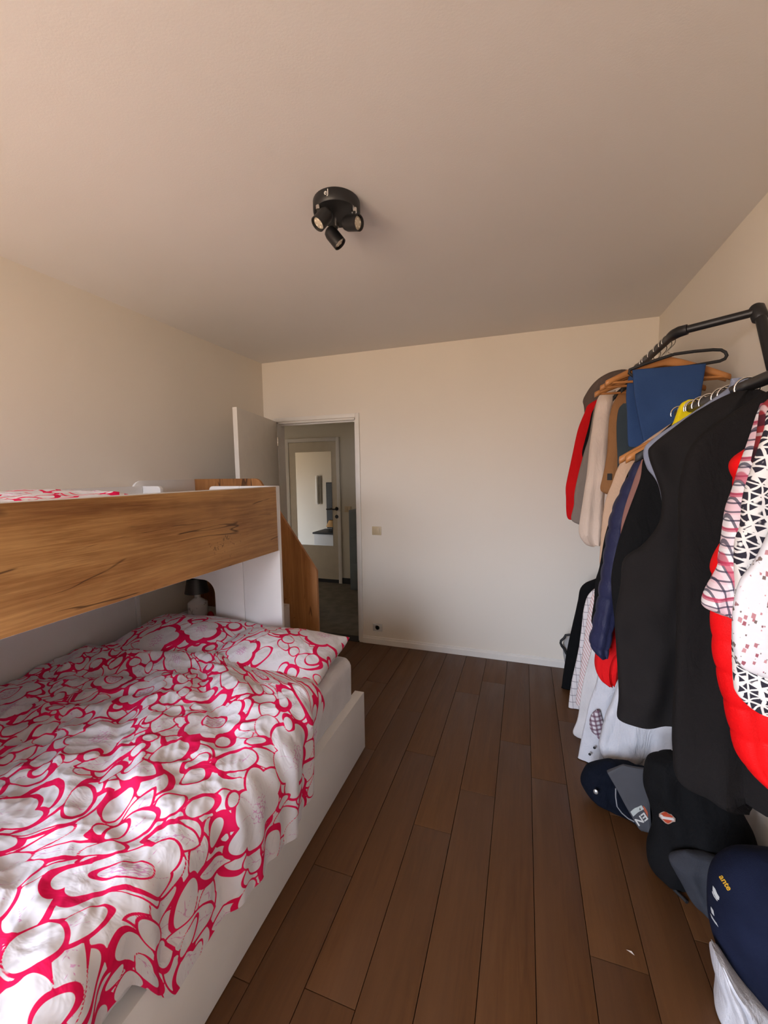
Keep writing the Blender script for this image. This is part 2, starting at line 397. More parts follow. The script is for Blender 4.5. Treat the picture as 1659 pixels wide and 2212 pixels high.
box('top', (a.x-.27, a.x+.92, YB+T2+.015, YB+T2+.50, .50, .53), M_BLACKP, sb, bevel=.004)
hl = thing('shade_lamp', 'small table lamp with tan cone shade, seen in the mirror', 'lamp', (a.x, YB+T2+.25, .53))
rr = abs(c.x-b.x)/2
lathe('lamp_base', [(.06, 0), (.06, .015), (.012, .02), (.012, .12)], (a.x, YB+T2+.25, .53), (0, 0, 1), M_BLACK, hl)
lathe('lamp_shade', [(rr*1.0, .0), (rr*.55, .11), (rr*.5, .11), (rr*.95, 0)], (a.x, YB+T2+.25, .61), (0, 0, 1), plain('tan_shade', (.62, .36, .14), .8), hl)

# ------------------------------------------------------------------ ceiling spotlight
lc = Vector((-.70, 1.53, H))
cl = thing('ceiling_spotlight', 'black round ceiling spotlight with three adjustable heads', 'ceiling light', lc)
lathe('base', [(.088, 0), (.090, .004), (.090, .038), (.086, .043), (.0, .043)], lc, (0, 0, -1), M_BLACK, cl, n=48)
M_LENS = T('lamp_lens').fin((.75, .66, .52), .25, .3)
M_LENS2 = plain('lens_chip', (.9, .85, .7), .2)
def spot(stem_px, c_px, dirv, L=.074, R=.027):
    zc = H-.043-.052
    c = P(*c_px, z=zc); d = Vector(dirv).normalized()
    s = P(*stem_px, z=H-.043)
    lathe('stem_collar', [(.010, 0), (.010, .014)], s, (0, 0, -1), M_CHROME, cl, n=12)
    tube('stem', [s, Vector((s.x, s.y, H-.06)), c-d*.005], .0055, M_BLACK, cl)
    st = c-d*L*.5
    hd = lathe('spot_head', [(.0, 0), (R*.55, .0), (R*.85, .006), (R, .02), (R, L), (R*.90, L), (R*.88, L-.012), (0, L-.012)], st, d, M_BLACK, cl, n=32)
    lathe('lens', [(R*.87, 0), (R*.80, .004), (R*.5, .006), (0, .007)], st+d*(L-.0125), d, M_LENS, hd)
    a_, b_ = frame_of(d)
    for k in range(5):
        q_ = k*2*math.pi/5; lathe('led_chip', [(.0035, 0), (.0035, .0015), (0, .002)], st+d*(L-.0075)+(a_*math.cos(q_)+b_*math.sin(q_))*R*.5, d, M_LENS2, hd, n=8)
    return hd
def axis_px(p0, p1, z0, z1):
    return (P(*p1, z=z1)-P(*p0, z=z0))
spot((688, 445), (698, 471), (-.434, -.565, -.882))
spot((765, 450), (760, 482), (.93, -.286, -.315))
spot((727, 482), (722, 512), (.575, .168, -.74))
nd = Vector((-.45, -.9, 0)).normalized()
tp = P(697, 404, z=H-.018)
tp = lc+Vector((tp.x-lc.x, tp.y-lc.y, 0)).normalized()*.0915+Vector((0, 0, -.018)); nd = Vector((tp.x-lc.x, tp.y-lc.y, 0)).normalized()
rx = Vector((0, 0, 1)).cross(nd); Mx = Matrix.Identity(4)
for i in range(3): Mx[i][0], Mx[i][1], Mx[i][2], Mx[i][3] = rx[i], (0, 0, 1)[i], nd[i], tp[i]
textmesh('marking', 'eJ', .026, M_PLASW, cl, Mx)

# ------------------------------------------------------------------ pink floral print as a distance field on the cloth
def floral(U, V, seed, dens=1.0):
    R = random.Random(seed); U = U.ravel(); V = V.ravel()
    Fd = np.full(U.shape, -.01); G = np.full(U.shape, -.01)
    u0, u1, v0, v1 = U.min(), U.max(), V.min(), V.max(); area = (u1-u0)*(v1-v0)
    shapes = []
    def throw(n, rad, kind, tries=30, sep=1.0, pool=None):
        pool = pool if pool is not None else []
        for _ in range(int(n)):
            for _t in range(tries):
                c = (R.uniform(u0-.03, u1+.03), R.uniform(v0-.03, v1+.03)); r = rad*R.uniform(.75, 1.25)
                if all((c[0]-p[0])**2+(c[1]-p[1])**2 > (sep*(r+p[2]))**2 for p in pool):
                    pool.append((c[0], c[1], r)); shapes.append((kind, c[0], c[1], r)); break
    fpool = []
    throw(area*95*dens, .052, 'oval', sep=.72)
    throw(area*30*dens, .078, 'leaf', sep=.60)
    throw(area*34*dens, .045, 'blob', sep=.8)
    sh1 = list(shapes); R.shuffle(sh1); shapes = []
    throw(area*11*dens, .100, 'flower', sep=.88, tries=60, pool=fpool)
    throw(area*26*dens, .030, 'oval', sep=.75, pool=fpool)
    for kind, cx, cy, r in sh1+shapes:
        a = R.uniform(0, 2*math.pi); ph = [R.uniform(0, 6.28) for _ in range(6)]
        thin = R.uniform(.0035, .0065); thick = R.choice([.008, .011, .015, .021]) if kind != 'flower' else R.choice([.014, .019, .026])
        asp = {'oval': R.uniform(.5, .85), 'leaf': R.uniform(.34, .5), 'blob': .8, 'flower': .92}[kind]
        m = np.nonzero((abs(U-cx) < r*1.5+.03) & (abs(V-cy) < r*1.5+.03))[0]
        if not len(m): continue
        x = (U[m]-cx)*math.cos(a)+(V[m]-cy)*math.sin(a); y = (-(U[m]-cx)*math.sin(a)+(V[m]-cy)*math.cos(a))
        th = np.arctan2(y, x)
        if kind == 'leaf':
            b = r*asp; RR = (r*r+b*b)/(2*b); d = np.maximum(np.hypot(x, y-(RR-b))-RR, np.hypot(x, y+(RR-b))-RR)
        else:
            yy = y/asp; rho = np.hypot(x, yy); th2 = np.arctan2(yy, x)
            if kind == 'flower':
                npet = 5+int(ph[0]) % 2
                rad = r*(.80+.24*np.abs(np.cos(th2*npet/2+ph[1]))**.8+.05*np.sin(2*th2+ph[2]))
            elif kind == 'blob': rad = r*(.85+.2*np.sin(2*th2+ph[0])+.13*np.sin(3*th2+ph[1]))
            else: rad = r*(1+.06*np.sin(2*th2+ph[0])+.04*np.sin(3*th2+ph[1]))
            d = (rho-rad)*(.5+.5*asp)
        w = thin+(thick-thin)*np.clip(.55+.7*np.cos(th-ph[3])+.25*np.sin(3*th+ph[4]), 0, 1)
        Fd[m] = np.maximum(np.minimum(Fd[m], d), np.minimum(d, w-d))
        # thin lilac veins inside
        g = np.full(len(m), -.01)
        if kind == 'flower':
            rho = np.hypot(x, y); rc = r*.30
            ring = R.random() < .4
            for k in range(15):
                ra = 0 if k == 0 else (rc*.45 if k < 6 else rc*.88); aa = k*2.399+ph[5]
                if k >= 6: aa = (k-6)*2*math.pi/9+ph[5]
                elif k > 0: aa = (k-1)*2*math.pi/5
                rr = rc*.24*R.uniform(.85, 1.15)
                g = np.maximum(g, .0014-np.abs(np.hypot(x-ra*math.cos(aa), y-ra*math.sin(aa))-rr))
            if ring:
                Fd[m] = np.maximum(Fd[m], np.minimum(rho-rc*1.2, rc*1.2+.011*(.7+.3*np.cos(th-ph[4]))-rho))
            for k in range(9):
                aa = k*2*math.pi/9+ph[2]+R.uniform(-.2, .2); dx = x*math.cos(aa)+y*math.sin(aa); dy = -x*math.sin(aa)+y*math.cos(aa)
                dy = dy+.006*np.sin(dx*55+k)
                g = np.maximum(g, np.minimum(.0011-np.abs(dy), np.minimum(dx-rc*1.25, r*R.uniform(.5, .85)-dx)))
        elif kind == 'leaf':
            g = np.maximum(g, np.minimum(.0012-np.abs(y-.003*np.sin(x*60)), r*.85-np.abs(x)))
            for k in (-2, -1, 0, 1, 2):
                for s in (-1, 1):
                    dx = x-k*r*.28; e = y*s; g = np.maximum(g, np.minimum(.0010-np.abs(dx-e*.8)*.8, np.minimum(e, b*.6-e)))
        elif kind == 'blob' or (kind == 'oval' and r > .045 and R.random() < .5):
            for k in range(3):
                aa = ph[1]+.45*k; dx = x*math.cos(aa)+y*math.sin(aa); dy = -x*math.sin(aa)+y*math.cos(aa)
                g = np.maximum(g, np.minimum(.0010-np.abs(dy-.01*k+.004*np.sin(dx*60)), np.minimum(dx+r*.6, r*.45-dx)))
        ins = d < .001
        G[m] = np.where(ins, np.minimum(g, -d), np.minimum(G[m], d))
    return Fd, G
def floral_mat(name, white=(.73, .715, .74)):
    t = T(name); f = t.attr('pf'); g = t.attr('pg')
    shade = t.noise(t.co(), 9, 3)
    pink = t.mix(t.mr(shade, .35, .65), (.72, .006, .075), (.80, .012, .105))
    col = t.mix(t.math('MULTIPLY', t.mr(g, -.0006, .0006), .62), white, (.60, .12, .42))
    col = t.mix(t.mr(f, -.0007, .0007), col, pink)
    w = t.noise(t.co((1, 1.5, 1)), 9, 3, .5, 1.2); w2 = t.noise(t.co((1, 1, 1)), 4, 3, .5, .8)
    t.bump(t.math('ADD', t.math('MULTIPLY', w, .3), t.math('MULTIPLY', w2, .5)), .6, .03)
    return t.fin(col, .85, spec=.15)
M_FLORAL = floral_mat('pink_floral_cotton')

def smooth(a, b, x): t = np.clip((x-a)/(b-a), 0, 1); return t*t*(3-2*t)
class Noise2:
    def __init__(s, seed): s.R = np.random.RandomState(seed)
    def ridges(s, X, Y, n, f0, f1, amp, ang=None, spread=.6):
        Z = np.zeros_like(X)
        for i in range(n):
            f = s.R.uniform(f0, f1); a = (ang if ang is not None else 0)+s.R.uniform(-spread, spread)
            if ang is None: a = s.R.uniform(0, math.pi)
            p = s.R.uniform(0, 6.28, 4)
            wx = X+.06*np.sin(Y*f*.7+p[0])+.03*np.sin(X*f*1.3+p[3]); wy = Y+.06*np.sin(X*f*.6+p[1])
            q = np.sin((wx*math.cos(a)+wy*math.sin(a))*f+p[2])
            Z += amp*s.R.uniform(.5, 1)*(1-np.abs(q)*2)*(.55+.45*np.sin(X*f*.21+Y*f*.17+p[1]))
        return Z/math.sqrt(n)
def grid_faces(nu, nv):
    i = np.arange(nu-1)[:, None]*nv+np.arange(nv-1)[None, :]
    return np.stack([i, i+nv, i+nv+1, i+1], -1).reshape(-1, 4)

# ------------------------------------------------------------------ bunk bed
XB, BT, XU = -.819, .327, -1.315
bed = thing('bunk_bed', 'white and oak bunk bed with a wide lower bed and stair cabinet', 'bed', (-1.6, 1.0, 0))
box('side_rail', (XB-.055, XB, -.06, 2.003, .004, BT), M_WHITE, bed, bevel=.0025)
box('foot_board', (XL+.02, XB-.056, -.06, -.035, .004, BT), M_WHITE, bed, bevel=.0025)
box('bed_base', (XL+.03, XB-.058, -.03, 1.975, .12, .16), M_WHITE, bed)
# end panel with rounded openings, made of two boards
ex = -1.572
prism('end_panel', [(XU, .004), (XU, 1.467), (ex+.0012, 1.467), (ex+.0012, .004)], 'y', 1.985, 2.008, M_WHITE, bed, bevel=.002)
NZ = P(435, 1252, y=1.985).z
pl = [(ex-.0012, .004), (ex-.0012, 1.467)]+arc(-1.765, 1.442, .025, 90, 180, 5)+[(-1.79, 1.395), (-2.17, 1.395)]+arc(-2.195, 1.444, .025, 0, 90, 5) + \
     [(XL+.004, 1.469), (XL+.004, NZ+.012)]+arc(-1.787-.085, NZ-.085, .085, 90, 0, 9)+[(-1.787, .004)]
prism('end_panel', pl, 'y', 1.985, 2.008, M_WHITE, bed, bevel=.0015)
p = P(443, 1250, y=1.985); lathe('screw_cap', [(.007, 0), (.007, .002), (.004, .003), (0, .003)], (p.x, 1.9855, p.z), (0, -1, 0), M_TRIM, bed, n=14)
# upper front rail
ur = box('upper_rail', (XU-.022, XU, -.06, 1.9845, 1.100, 1.466), M_WHITE, bed, bevel=.001)
box('oak_facing', (XU+.0002, XU+.0035, -.058, 1.968, 1.102, 1.4625), M_OAKY, ur, bevel=.0006)
box('upper_foot_panel', (XL+.005, XU-.023, -.06, -.038, .004, 1.467), M_WHITE, bed, bevel=.002)
box('upper_wall_rail', (XL+.003, XL+.024, -.035, 1.983, 1.10, 1.47), M_WHITE, bed, bevel=.004)
box('upper_base', (XL+.026, XU-.024, -.035, 1.983, 1.14, 1.17), M_WHITE, bed)
# back panel on the wall, with its lighter edge strip
box('back_panel', (XL+.003, XL+.022, -.03, 1.872, .165, 1.098), M_WHITE, bed, bevel=.0015)
box('edge_strip', (XL+.003, XL+.034, 1.874, 1.897, .165, 1.098), M_WHITE, bed, bevel=.002)
# stair cabinet behind the end panel
prof = [(XL+.012, .004), (XL+.012, 1.507)]+arc(-1.80, 1.437, .07, 90, 30, 6)+[(-1.345, .905)]+arc(-1.343, .87, .018, 30, 0, 3)+[(-1.325, .004)]
prism('stair_side', prof, 'y', 2.432, 2.454, M_OAKZ, bed, bevel=.0015)
prism('wall_guard', [(2.03, 1.20), (2.43, 1.20), (2.43, 1.505)]+arc(1.985, 1.435, .07, 90, 180, 6)+[(1.915, 1.40), (2.03, 1.40)], 'x', XL+.004, XL+.02, M_WHITE, bed, bevel=.0015)
STX = P(625, 1330, y=2.42).x; STZ = P(620, 1307, y=2.40).z
for xa, xb, zt in ((-1.74, STX, STZ), (-1.95, -1.742, .93), (-2.16, -1.952, 1.16)):
    box('stair_step', (xa, xb, 2.012, 2.428, zt-.025, zt), M_WHITE, bed, bevel=.002)
    box('stair_riser', (xb-.018, xb-.001, 2.012, 2.428, .004 if xb > -1.5 else zt-.25, zt-.026), M_WHITE, bed)
shz = P(428, 1338, y=2.17).z
box('niche_shelf', (XL+.005, -1.72, 2.010, 2.430, shz-.022, shz), M_WHITE, bed, bevel=.002)


# lamp in the niche
lx = P(427, 1300, y=2.17).x; LC = Vector((lx, 2.17, shz))
def zpx(py, px=427): return P(px, py, y=2.17).z-shz
def wpx(w, py): return (P(427+w/2, py, y=2.17).x-P(427-w/2, py, y=2.17).x)/2
tl = thing('table_lamp', 'white ceramic table lamp with black cone shade in the bed niche', 'lamp', LC)
zb, zs, zn, z2, z1 = 0., zpx(1300), zpx(1291), zpx(1283), zpx(1252)
rb = wpx(32, 1310)
t = T('marbled_ceramic'); cc = t.mix(t.mr(t.noise(t.co(), 22, 3), .56, .66), (.82, .80, .78), (.45, .41, .42)); M_MARB = t.fin(cc, .25)
lathe('lamp_base', [(rb*.9, 0), (rb, .006), (rb*1.0, zs-.006), (rb*.96, zs), (rb*.35, zn), (rb*.28, zn+.003), (rb*.27, z2+.01)], LC, (0, 0, 1), M_MARB, tl)
rs0, rs1 = wpx(39.5, 1279), wpx(30, 1255)
lathe('lamp_shade', [(rs0, zpx(1279)), (rs1, z1+.012), (rs1*.97, z1+.012), (rs0*.97, zpx(1279)+.001)], LC, (0, 0, 1), plain('black_shade', (.02, .019, .019), .45), tl, n=36)
q = P(450, 1328, y=2.10)
rp_ = thing('red_pouch', 'small red pouch lying beside the table lamp in the niche', 'pouch', (q.x, 2.12, shz))
V, F = [], []
for i in range(9):
    for j in range(14):
        a = math.pi*i/8; b = 2*math.pi*j/14; rr = math.sin(a)
        V.append((q.x+.028*rr*math.cos(b)*(1+.12*math.cos(3*b)), 2.12+.02*rr*math.sin(b), shz+.045-.045*math.cos(a)))
for i in range(8):
    for j in range(14): F.append((i*14+j, i*14+(j+1) % 14, (i+1)*14+(j+1) % 14, (i+1)*14+j))
mk('pouch_body', V, F, fabric('red_felt', (.55, .03, .05)), rp_)
tube('pouch_loop', [(q.x+.02, 2.10, shz+.004), (q.x+.045, 2.09, shz+.006), (q.x+.062, 2.10, shz+.012), (q.x+.05, 2.11, shz+.02), (q.x+.028, 2.115, shz+.02)], .0025, M_BLACKP, rp_, n=6)

# lower mattress under a white fitted sheet
def rounded_block(name, x0, x1, y0, y1, z0, z1, r, mat, parent=None, wr=.004, seed=1, label=None):
    N = Noise2(seed); n = 46; V = []; F = []; rings = []
    zs = [(z0, .02), (z0+.03, 0), (z1-r*1.2, 0)]+[(z1-r+r*math.sin(a), r-r*math.cos(a)) for a in np.linspace(.2, math.pi/2, 6)]+[(z1+.002, .12), (z1+.004, .35)]
    for z, ins in zs:
        pts = []
        xa, xb, ya, yb = x0+ins, x1-ins, y0+ins, y1-ins; rc = max(.07-ins*.3, .02)
        for (cx, cy, a0) in ((xb-rc, yb-rc, 0), (xa+rc, yb-rc, 90), (xa+rc, ya+rc, 180), (xb-rc, ya+rc, 270)):
            for i in range(8): aa = math.radians(a0+90*i/7); pts.append((cx+rc*math.cos(aa), cy+rc*math.sin(aa)))
        full = []
        for i in range(len(pts)):
            p, q = pts[i], pts[(i+1) % len(pts)]; m = max(1, int(math.dist(p, q)/.03)) if math.dist(p, q) > .1 else 1
            if i % 8 == 7: m = 50
            for k in range(m): full.append((p[0]+(q[0]-p[0])*k/m, p[1]+(q[1]-p[1])*k/m))
        rings.append([(x, y, z) for x, y in full])
    n = len(rings[0]); V = np.array([p for r_ in rings for p in r_])
    s = V[:, 0]+V[:, 1]
    d = wr*(np.sin(s*47+3*V[:, 2]*9)+.7*np.sin(s*83+2+V[:, 2]*14))*smooth(z0, z0+.05, V[:, 2])
    cx, cy = (x0+x1)/2, (y0+y1)/2
    V[:, 0] += d*np.sign(V[:, 0]-cx)*.8; V[:, 1] += d*np.sign(V[:, 1]-cy)*.5; V[:, 2] += d*.2
    for i in range(len(rings)-1):
        for j in range(n): F.append((i*n+j, i*n+(j+1) % n, (i+1)*n+(j+1) % n, (i+1)*n+j))
    F += [tuple(range(n)), tuple(range((len(rings)-1)*n, len(rings)*n))]
    return mk(name, V, F, mat, parent, sharp=80)
mt = rounded_block('mattress', XL+.035, -.862, -.02, 1.982, .162, .545, .055, M_SHEET, seed=3)
tag(mt, 'lower bunk mattress under a white fitted sheet', 'mattress')
mu = rounded_block('mattress', XL+.03, XU-.03, -.02, 1.975, 1.172, 1.335, .03, M_SHEET, seed=4)
tag(mu, 'thin upper bunk mattress behind the oak guard rail', 'mattress')

# lower duvet
nu, nv = 470, 470
u = np.linspace(0, 1, nu); v = np.linspace(0, 1, nv)
UU, VV = np.meshgrid(u, v, indexing='ij')
y = -.02+VV*1.80
arcl = UU*1.86                                   # metres across, from the wall side
xe = -.905                                       # where the cloth starts to roll over the edge
flat = xe-(XL+.05)
N = Noise2(11)
hang_end = 1.86-flat
# overhang length varies along the bed
over = .46+.03*np.sin(y*5+.6)-.50*smooth(1.30, 1.62, y)-.20*smooth(.70, .56, y)
a2 = arcl/1.86*(flat+over)
tt = np.clip(a2-flat, 0, None)
RC = .11+.03*np.sin(y*7)
ang = np.clip(tt/RC, 0, 1.62)
xx = np.where(a2 < flat, XL+.05+a2, xe+RC*np.sin(ang)+0*tt)
zz = np.where(a2 < flat, 0, -RC*(1-np.cos(ang)))
ext = np.clip(tt-RC*1.62, 0, None)
xx = xx-ext*.05; zz = zz-ext*.98
base = .605+.035*np.exp(-((y-1.45)/.25)**2)-.07*smooth(.55, .05, y)
base = base+.03*np.exp(-((xx+1.25)/.35)**2)*np.exp(-((y-1.2)/.5)**2)
wallside = smooth(.0, .22, a2); base = base-.03*(1-wallside)
pill = smooth(1.52, 1.76, y); base = base-.045*pill
Z = zz+base
puff = N.ridges(xx, y, 5, 4, 8, .020)+N.ridges(xx, y, 7, 11, 20, .015, ang=1.15, spread=.55)+N.ridges(xx, y, 7, 24, 44, .0062, ang=1.0, spread=.9)
# creases gathering towards the middle of the bed
def crease(p0, p1, w, amp):
    px, py = p0; qx, qy = p1; L2 = (qx-px)**2+(qy-py)**2
    t_ = np.clip(((xx-px)*(qx-px)+(y-py)*(qy-py))/L2, 0, 1)
    bend = .03*np.sin(t_*6)
    d_ = np.hypot(xx-(px+(qx-px)*t_)+bend, y-(py+(qy-py)*t_))
    return amp*np.exp(-(d_/w)**2)*np.sin(np.pi*np.clip(t_*.9+.05, 0, 1))
for c_ in (((-2.2, 1.25), (-1.35, 1.42), .045, -.028), ((-2.2, 1.40), (-1.3, 1.56), .05, .026), ((-1.45, 1.5), (-.85, .98), .035, -.026),
           ((-1.40, 1.56), (-.86, 1.16), .04, .022), ((-1.5, 1.35), (-1.0, .7), .04, .018), ((-1.55, 1.3), (-1.1, .6), .03, -.020),
           ((-2.1, .9), (-1.4, 1.2), .04, .02), ((-2.0, .75), (-1.3, 1.05), .03, -.02), ((-1.7, .2), (-1.0, .45), .035, .014),
           ((-1.9, 1.1), (-1.35, 1.32), .022, -.016), ((-1.25, 1.45), (-.95, 1.38), .03, -.016), ((-1.2, .95), (-.88, .55), .025, -.016)):
    puff = puff+crease(*c_)
hangf = smooth(flat-.02, flat+.12, a2)
Z = Z+puff*(1-.75*hangf)
xx = xx+hangf*(.012*np.sin(y*34+1.2*np.sin(y*9))+.006*np.sin(y*71))*(.4+.6*smooth(0, .3, tt))
xx = xx+.012*hangf
# the cloth stays outside the rail and mattress it hangs over
over_m = xx > XB-.06
xx = np.where((hangf > .5) & (Z < BT+.02), np.maximum(xx, XB+.006), xx)
# foot end: edge sinks to the sheet
fe = smooth(.05, 0, VV); Z = Z-fe*.045-.05*smooth(.965, 1, UU)*smooth(1.4, 1.6, y)-.03*smooth(.985, 1, VV)
Z = np.where((xx < -.87), np.maximum(Z, .556), Z)
Z = np.where((xx >= -.87) & (xx < XB+.004), np.maximum(Z, BT+.012), Z)
pf, pg = floral(arcl*(flat+.46)/1.86, y*1.04, 21)
DV = np.stack([xx, y, Z], -1).reshape(-1, 3)
dv = mk('duvet', DV, grid_faces(nu, nv), M_FLORAL, None, attrs={'pf': pf, 'pg': pg})
tag(dv, 'rumpled white duvet with hot pink floral print on the lower bed', 'duvet')

# pillows
def pillow(c, sx, sy, t, tilt, rotz, seed, label, sag=0., tipup=0.):
    n = 150; s = np.linspace(-1, 1, n); A, B = np.meshgrid(s, s, indexing='ij'); N = Noise2(seed)
    prof = np.clip((1-np.abs(A)**2.6), 0, 1)**.42*np.clip((1-np.abs(B)**2.6), 0, 1)**.42
    px_ = A*sx*(1-.07*(1-np.abs(A)**2)*0-.10*(1-B**2)*0+(-.06*(1-np.abs(B))*np.abs(A)**6)); py_ = B*sy*(1-.06*(1-np.abs(A))*np.abs(B)**6)
    wr = N.ridges(px_, py_, 8, 10, 26, .009)*prof+N.ridges(px_, py_, 6, 26, 50, .003)*prof
    corner = (np.abs(A)*np.abs(B))**6
    zt = t*prof*(.80+.34*np.exp(-(A*A+B*B)*1.6))+wr; zb = -t*.55*prof
    Vt = np.stack([px_, py_, zt+tipup*corner], -1).reshape(-1, 3); Vb = np.stack([px_, py_, zb-.001+tipup*corner], -1).reshape(-1, 3)
    V = np.concatenate([Vt, Vb]); F = np.concatenate([grid_faces(n, n), grid_faces(n, n)[:, ::-1]+n*n])
    Mr = np.array(Matrix.Rotation(rotz, 3, 'Z') @ Matrix.Rotation(tilt, 3, 'X')); V = V@Mr.T+np.array(c)
    U2 = np.concatenate([px_.ravel(), px_.ravel()+3]); V2 = np.concatenate([py_.ravel(), py_.ravel()])
    f1, g1 = floral(px_, py_, seed)
    o = mk('pillow', V, F, M_FLORAL, None, attrs={'pf': np.concatenate([f1, f1]), 'pg': np.concatenate([g1, g1])})
    return tag(o, label, 'pillow', 'pillows at the head of the lower bed')
pillow((-1.80, 1.745, .600), .385, .235, .098, .16, .04, 31, 'pink floral pillow beside the niche lamp, nearer the wall')
pillow((-1.195, 1.735, .606), .325, .225, .100, .08, .09, 32, 'pink floral pillow with a pointed corner over the mattress edge', tipup=.012)

# upper duvet, only its crest shows above the rail
n1, n2 = 150, 200
A, B = np.meshgrid(np.linspace(0, 1, n1), np.linspace(0, 1, n2), indexing='ij')
X2 = XL+.06+A*(XU-.04-XL-.06); Y2 = .0+B*1.32; N = Noise2(5)
edge = np.clip(np.minimum(np.minimum(A, 1-A)*9, np.minimum(B*12, (1-B)*9)), 0, 1)**.5
Z2 = 1.345+edge*(.118+.025*np.exp(-((Y2-1.0)/.25)**2)*np.exp(-((X2+1.75)/.3)**2)+N.ridges(X2, Y2, 6, 5, 13, .014)+N.ridges(X2, Y2, 6, 18, 34, .005))
pf, pg = floral(X2, Y2, 44)
du = mk('duvet', np.stack([X2, Y2, Z2], -1).reshape(-1, 3), grid_faces(n1, n2), M_FLORAL, None, attrs={'pf': pf, 'pg': pg})
tag(du, 'pink floral duvet on the upper bunk, peeking over the oak rail', 'duvet')

# ------------------------------------------------------------------ clothes: lofted cloth shells
def catmull(vals, m):
    vals = np.asarray(vals, float); n = len(vals); out = []
    for s in np.linspace(0, n-1, m):
        i = min(int(s), n-2); t = s-i
        p0, p1, p2, p3 = vals[max(i-1, 0)], vals[i], vals[i+1], vals[min(i+2, n-1)]
        c = .5*((2*p1)+(p2-p0)*t+(2*p0-5*p1+4*p2-p3)*t*t+(3*p1-p0-3*p2+p3)*t**3)
        out.append(c)
    return np.array(out)
def loft(name, rows, mat, parent, fold=.012, nf=5, seed=0, quilt=0, qpitch=.07, n=56, pw=2.6, endcap=True, lin=False, per=9, rum=.006):
    """rows: (xl, xr, y, z, half thickness) from top to bottom"""
    rows = np.array(rows, float); m = max(10, per*(len(rows)-1))
    if lin: R_ = np.array([[np.interp(s, range(len(rows)), rows[:, k]) for k in range(5)] for s in np.linspace(0, len(rows)-1, m)])
    else: R_ = catmull(rows, m)
    rg = np.random.RandomState(seed+7); ph = rg.uniform(0, 6.28, 8)
    th = np.linspace(0, 2*math.pi, n, endpoint=False); V = []
    cs, sn = np.cos(th), np.sin(th)
    ex = np.sign(cs)*np.abs(cs)**(2/pw); ey = np.sign(sn)*np.abs(sn)**(2/pw)
    zt, zb = R_[0, 3], R_[-1, 3]
    for xl, xr, yc, z, t in R_:
        f = min(1, max(0, (zt-z)/max(zt-zb, 1e-4)))
        w = (xr-xl)/2; cx = (xl+xr)/2; tt = max(t, .003)
        fo = fold*(.25+.75*f)*(np.sin(nf*ex*1.7+ph[0]+1.1*math.sin(3*f+ph[1]))+.6*np.sin(nf*2.1*ex+ph[2]+1.5*f)+.35*np.sin(nf*4.3*ex+ph[3]+4*f))
        q = 0
        if quilt:
            q = quilt*(abs(math.sin(math.pi*(zt-z)/qpitch))**.5-.75)
        X = cx+(w+q*.9)*ex+.35*fold*np.sin(9*f+ph[4])*np.abs(ex)
        Y = yc+(tt+q)*ey+fo*(1-np.abs(ex)**4)
        V.append(np.stack([X, Y, np.full(n, z)+.004*np.sin(2*th+ph[5])*f], -1))
    V = np.concatenate(V)
    if rum:
        for q_ in range(len(V)):
            x_, y_, z_ = V[q_]; h_ = mn.noise((x_*7+seed, y_*3, z_*5)); h2 = mn.noise((x_*17+seed, y_*5, z_*11+3.7))
            V[q_, 1] += rum*(1.5*h_+.8*h2); V[q_, 0] += rum*.35*h2
    V[:, 2] = np.maximum(V[:, 2], .003)
    F = []
    for i in range(m-1):
        for j in range(n): F.append((i*n+j, i*n+(j+1) % n, (i+1)*n+(j+1) % n, (i+1)*n+j))
    F += [tuple(range(n)), tuple(range((m-1)*n, m*n))[::-1]]
    return mk(name, V, F, mat, parent, sharp=75)
def rows_px(rw, Y, t, cx=None, tt=None):
    out = []
    for i, r in enumerate(rw):
        a = P(r[1], r[0], y=Y)
        xr = P(r[2], r[0], y=Y).x if len(r) > 2 and r[2] else 2*cx-a.x
        if xr < a.x+.01: xr = a.x+.01
        th = t*(r[3] if len(r) > 3 else (.45 if i == 0 else (.8 if i == 1 else 1)))
        out.append((a.x, xr, Y, a.z, th))
    return out
def garment(name, label, cat, Y, rw, mat, t=.035, cx=.53, group=None, sleeves=(), **k):
    R_ = rows_px(rw, Y, t, cx); zmin = max(.003, min(r[3] for r in R_))
    o = thing(name, label, cat, ((R_[0][0]+R_[0][1])/2, Y, zmin), group)
    loft('body', R_, mat, o, seed=hash_(label), **k)
    for s in sleeves:
        S = rows_px(s[0], Y+s[1], s[2], cx)
        loft('sleeve', S, mat if len(s) < 4 else s[3], o, seed=hash_(label)+3, n=28, pw=2.1, fold=k.get('fold', .01)*.7, nf=3, quilt=k.get('quilt', 0), qpitch=k.get('qpitch', .07))
    return o
def hash_(s): return sum((i+1)*ord(c) for i, c in enumerate(s)) % 9973

def cloth(c, **k): return fabric('cloth_%d' % int(sum(c)*1e5), c, **k)
M_KBLACK = cloth((.009, .008, .008)); M_KBLACK2 = cloth((.0058, .0058, .0062)); M_SOFT = fabric('softshell_black', (.0125, .0112, .0112), wr=.35, sc=6, st=.35)
M_RED = fabric('puffer_red', (.78, .006, .008), (.70, .004, .006), wr=.4, sc=8, rough=.55)
M_REDC = cloth((.60, .008, .010)); M_NAVYP = fabric('puffer_navy', (.021, .024, .062), wr=.4, sc=12, rough=.5)
M_BLUE = fabric('blue_cotton', (.030, .066, .165), (.026, .058, .15), wr=.2, sc=6)
M_YEL = cloth((.78, .62, .01)); M_GREYB = cloth((.22, .24, .31)); M_MAUVE = cloth((.24, .12, .10)); M_BEIGE = cloth((.52, .36, .25))
M_CREAMC = cloth((.70, .57, .47)); M_GREYC = cloth((.24, .20, .17)); M_DGREY = cloth((.13, .095, .078)); M_TAN = cloth((.30, .145, .06))
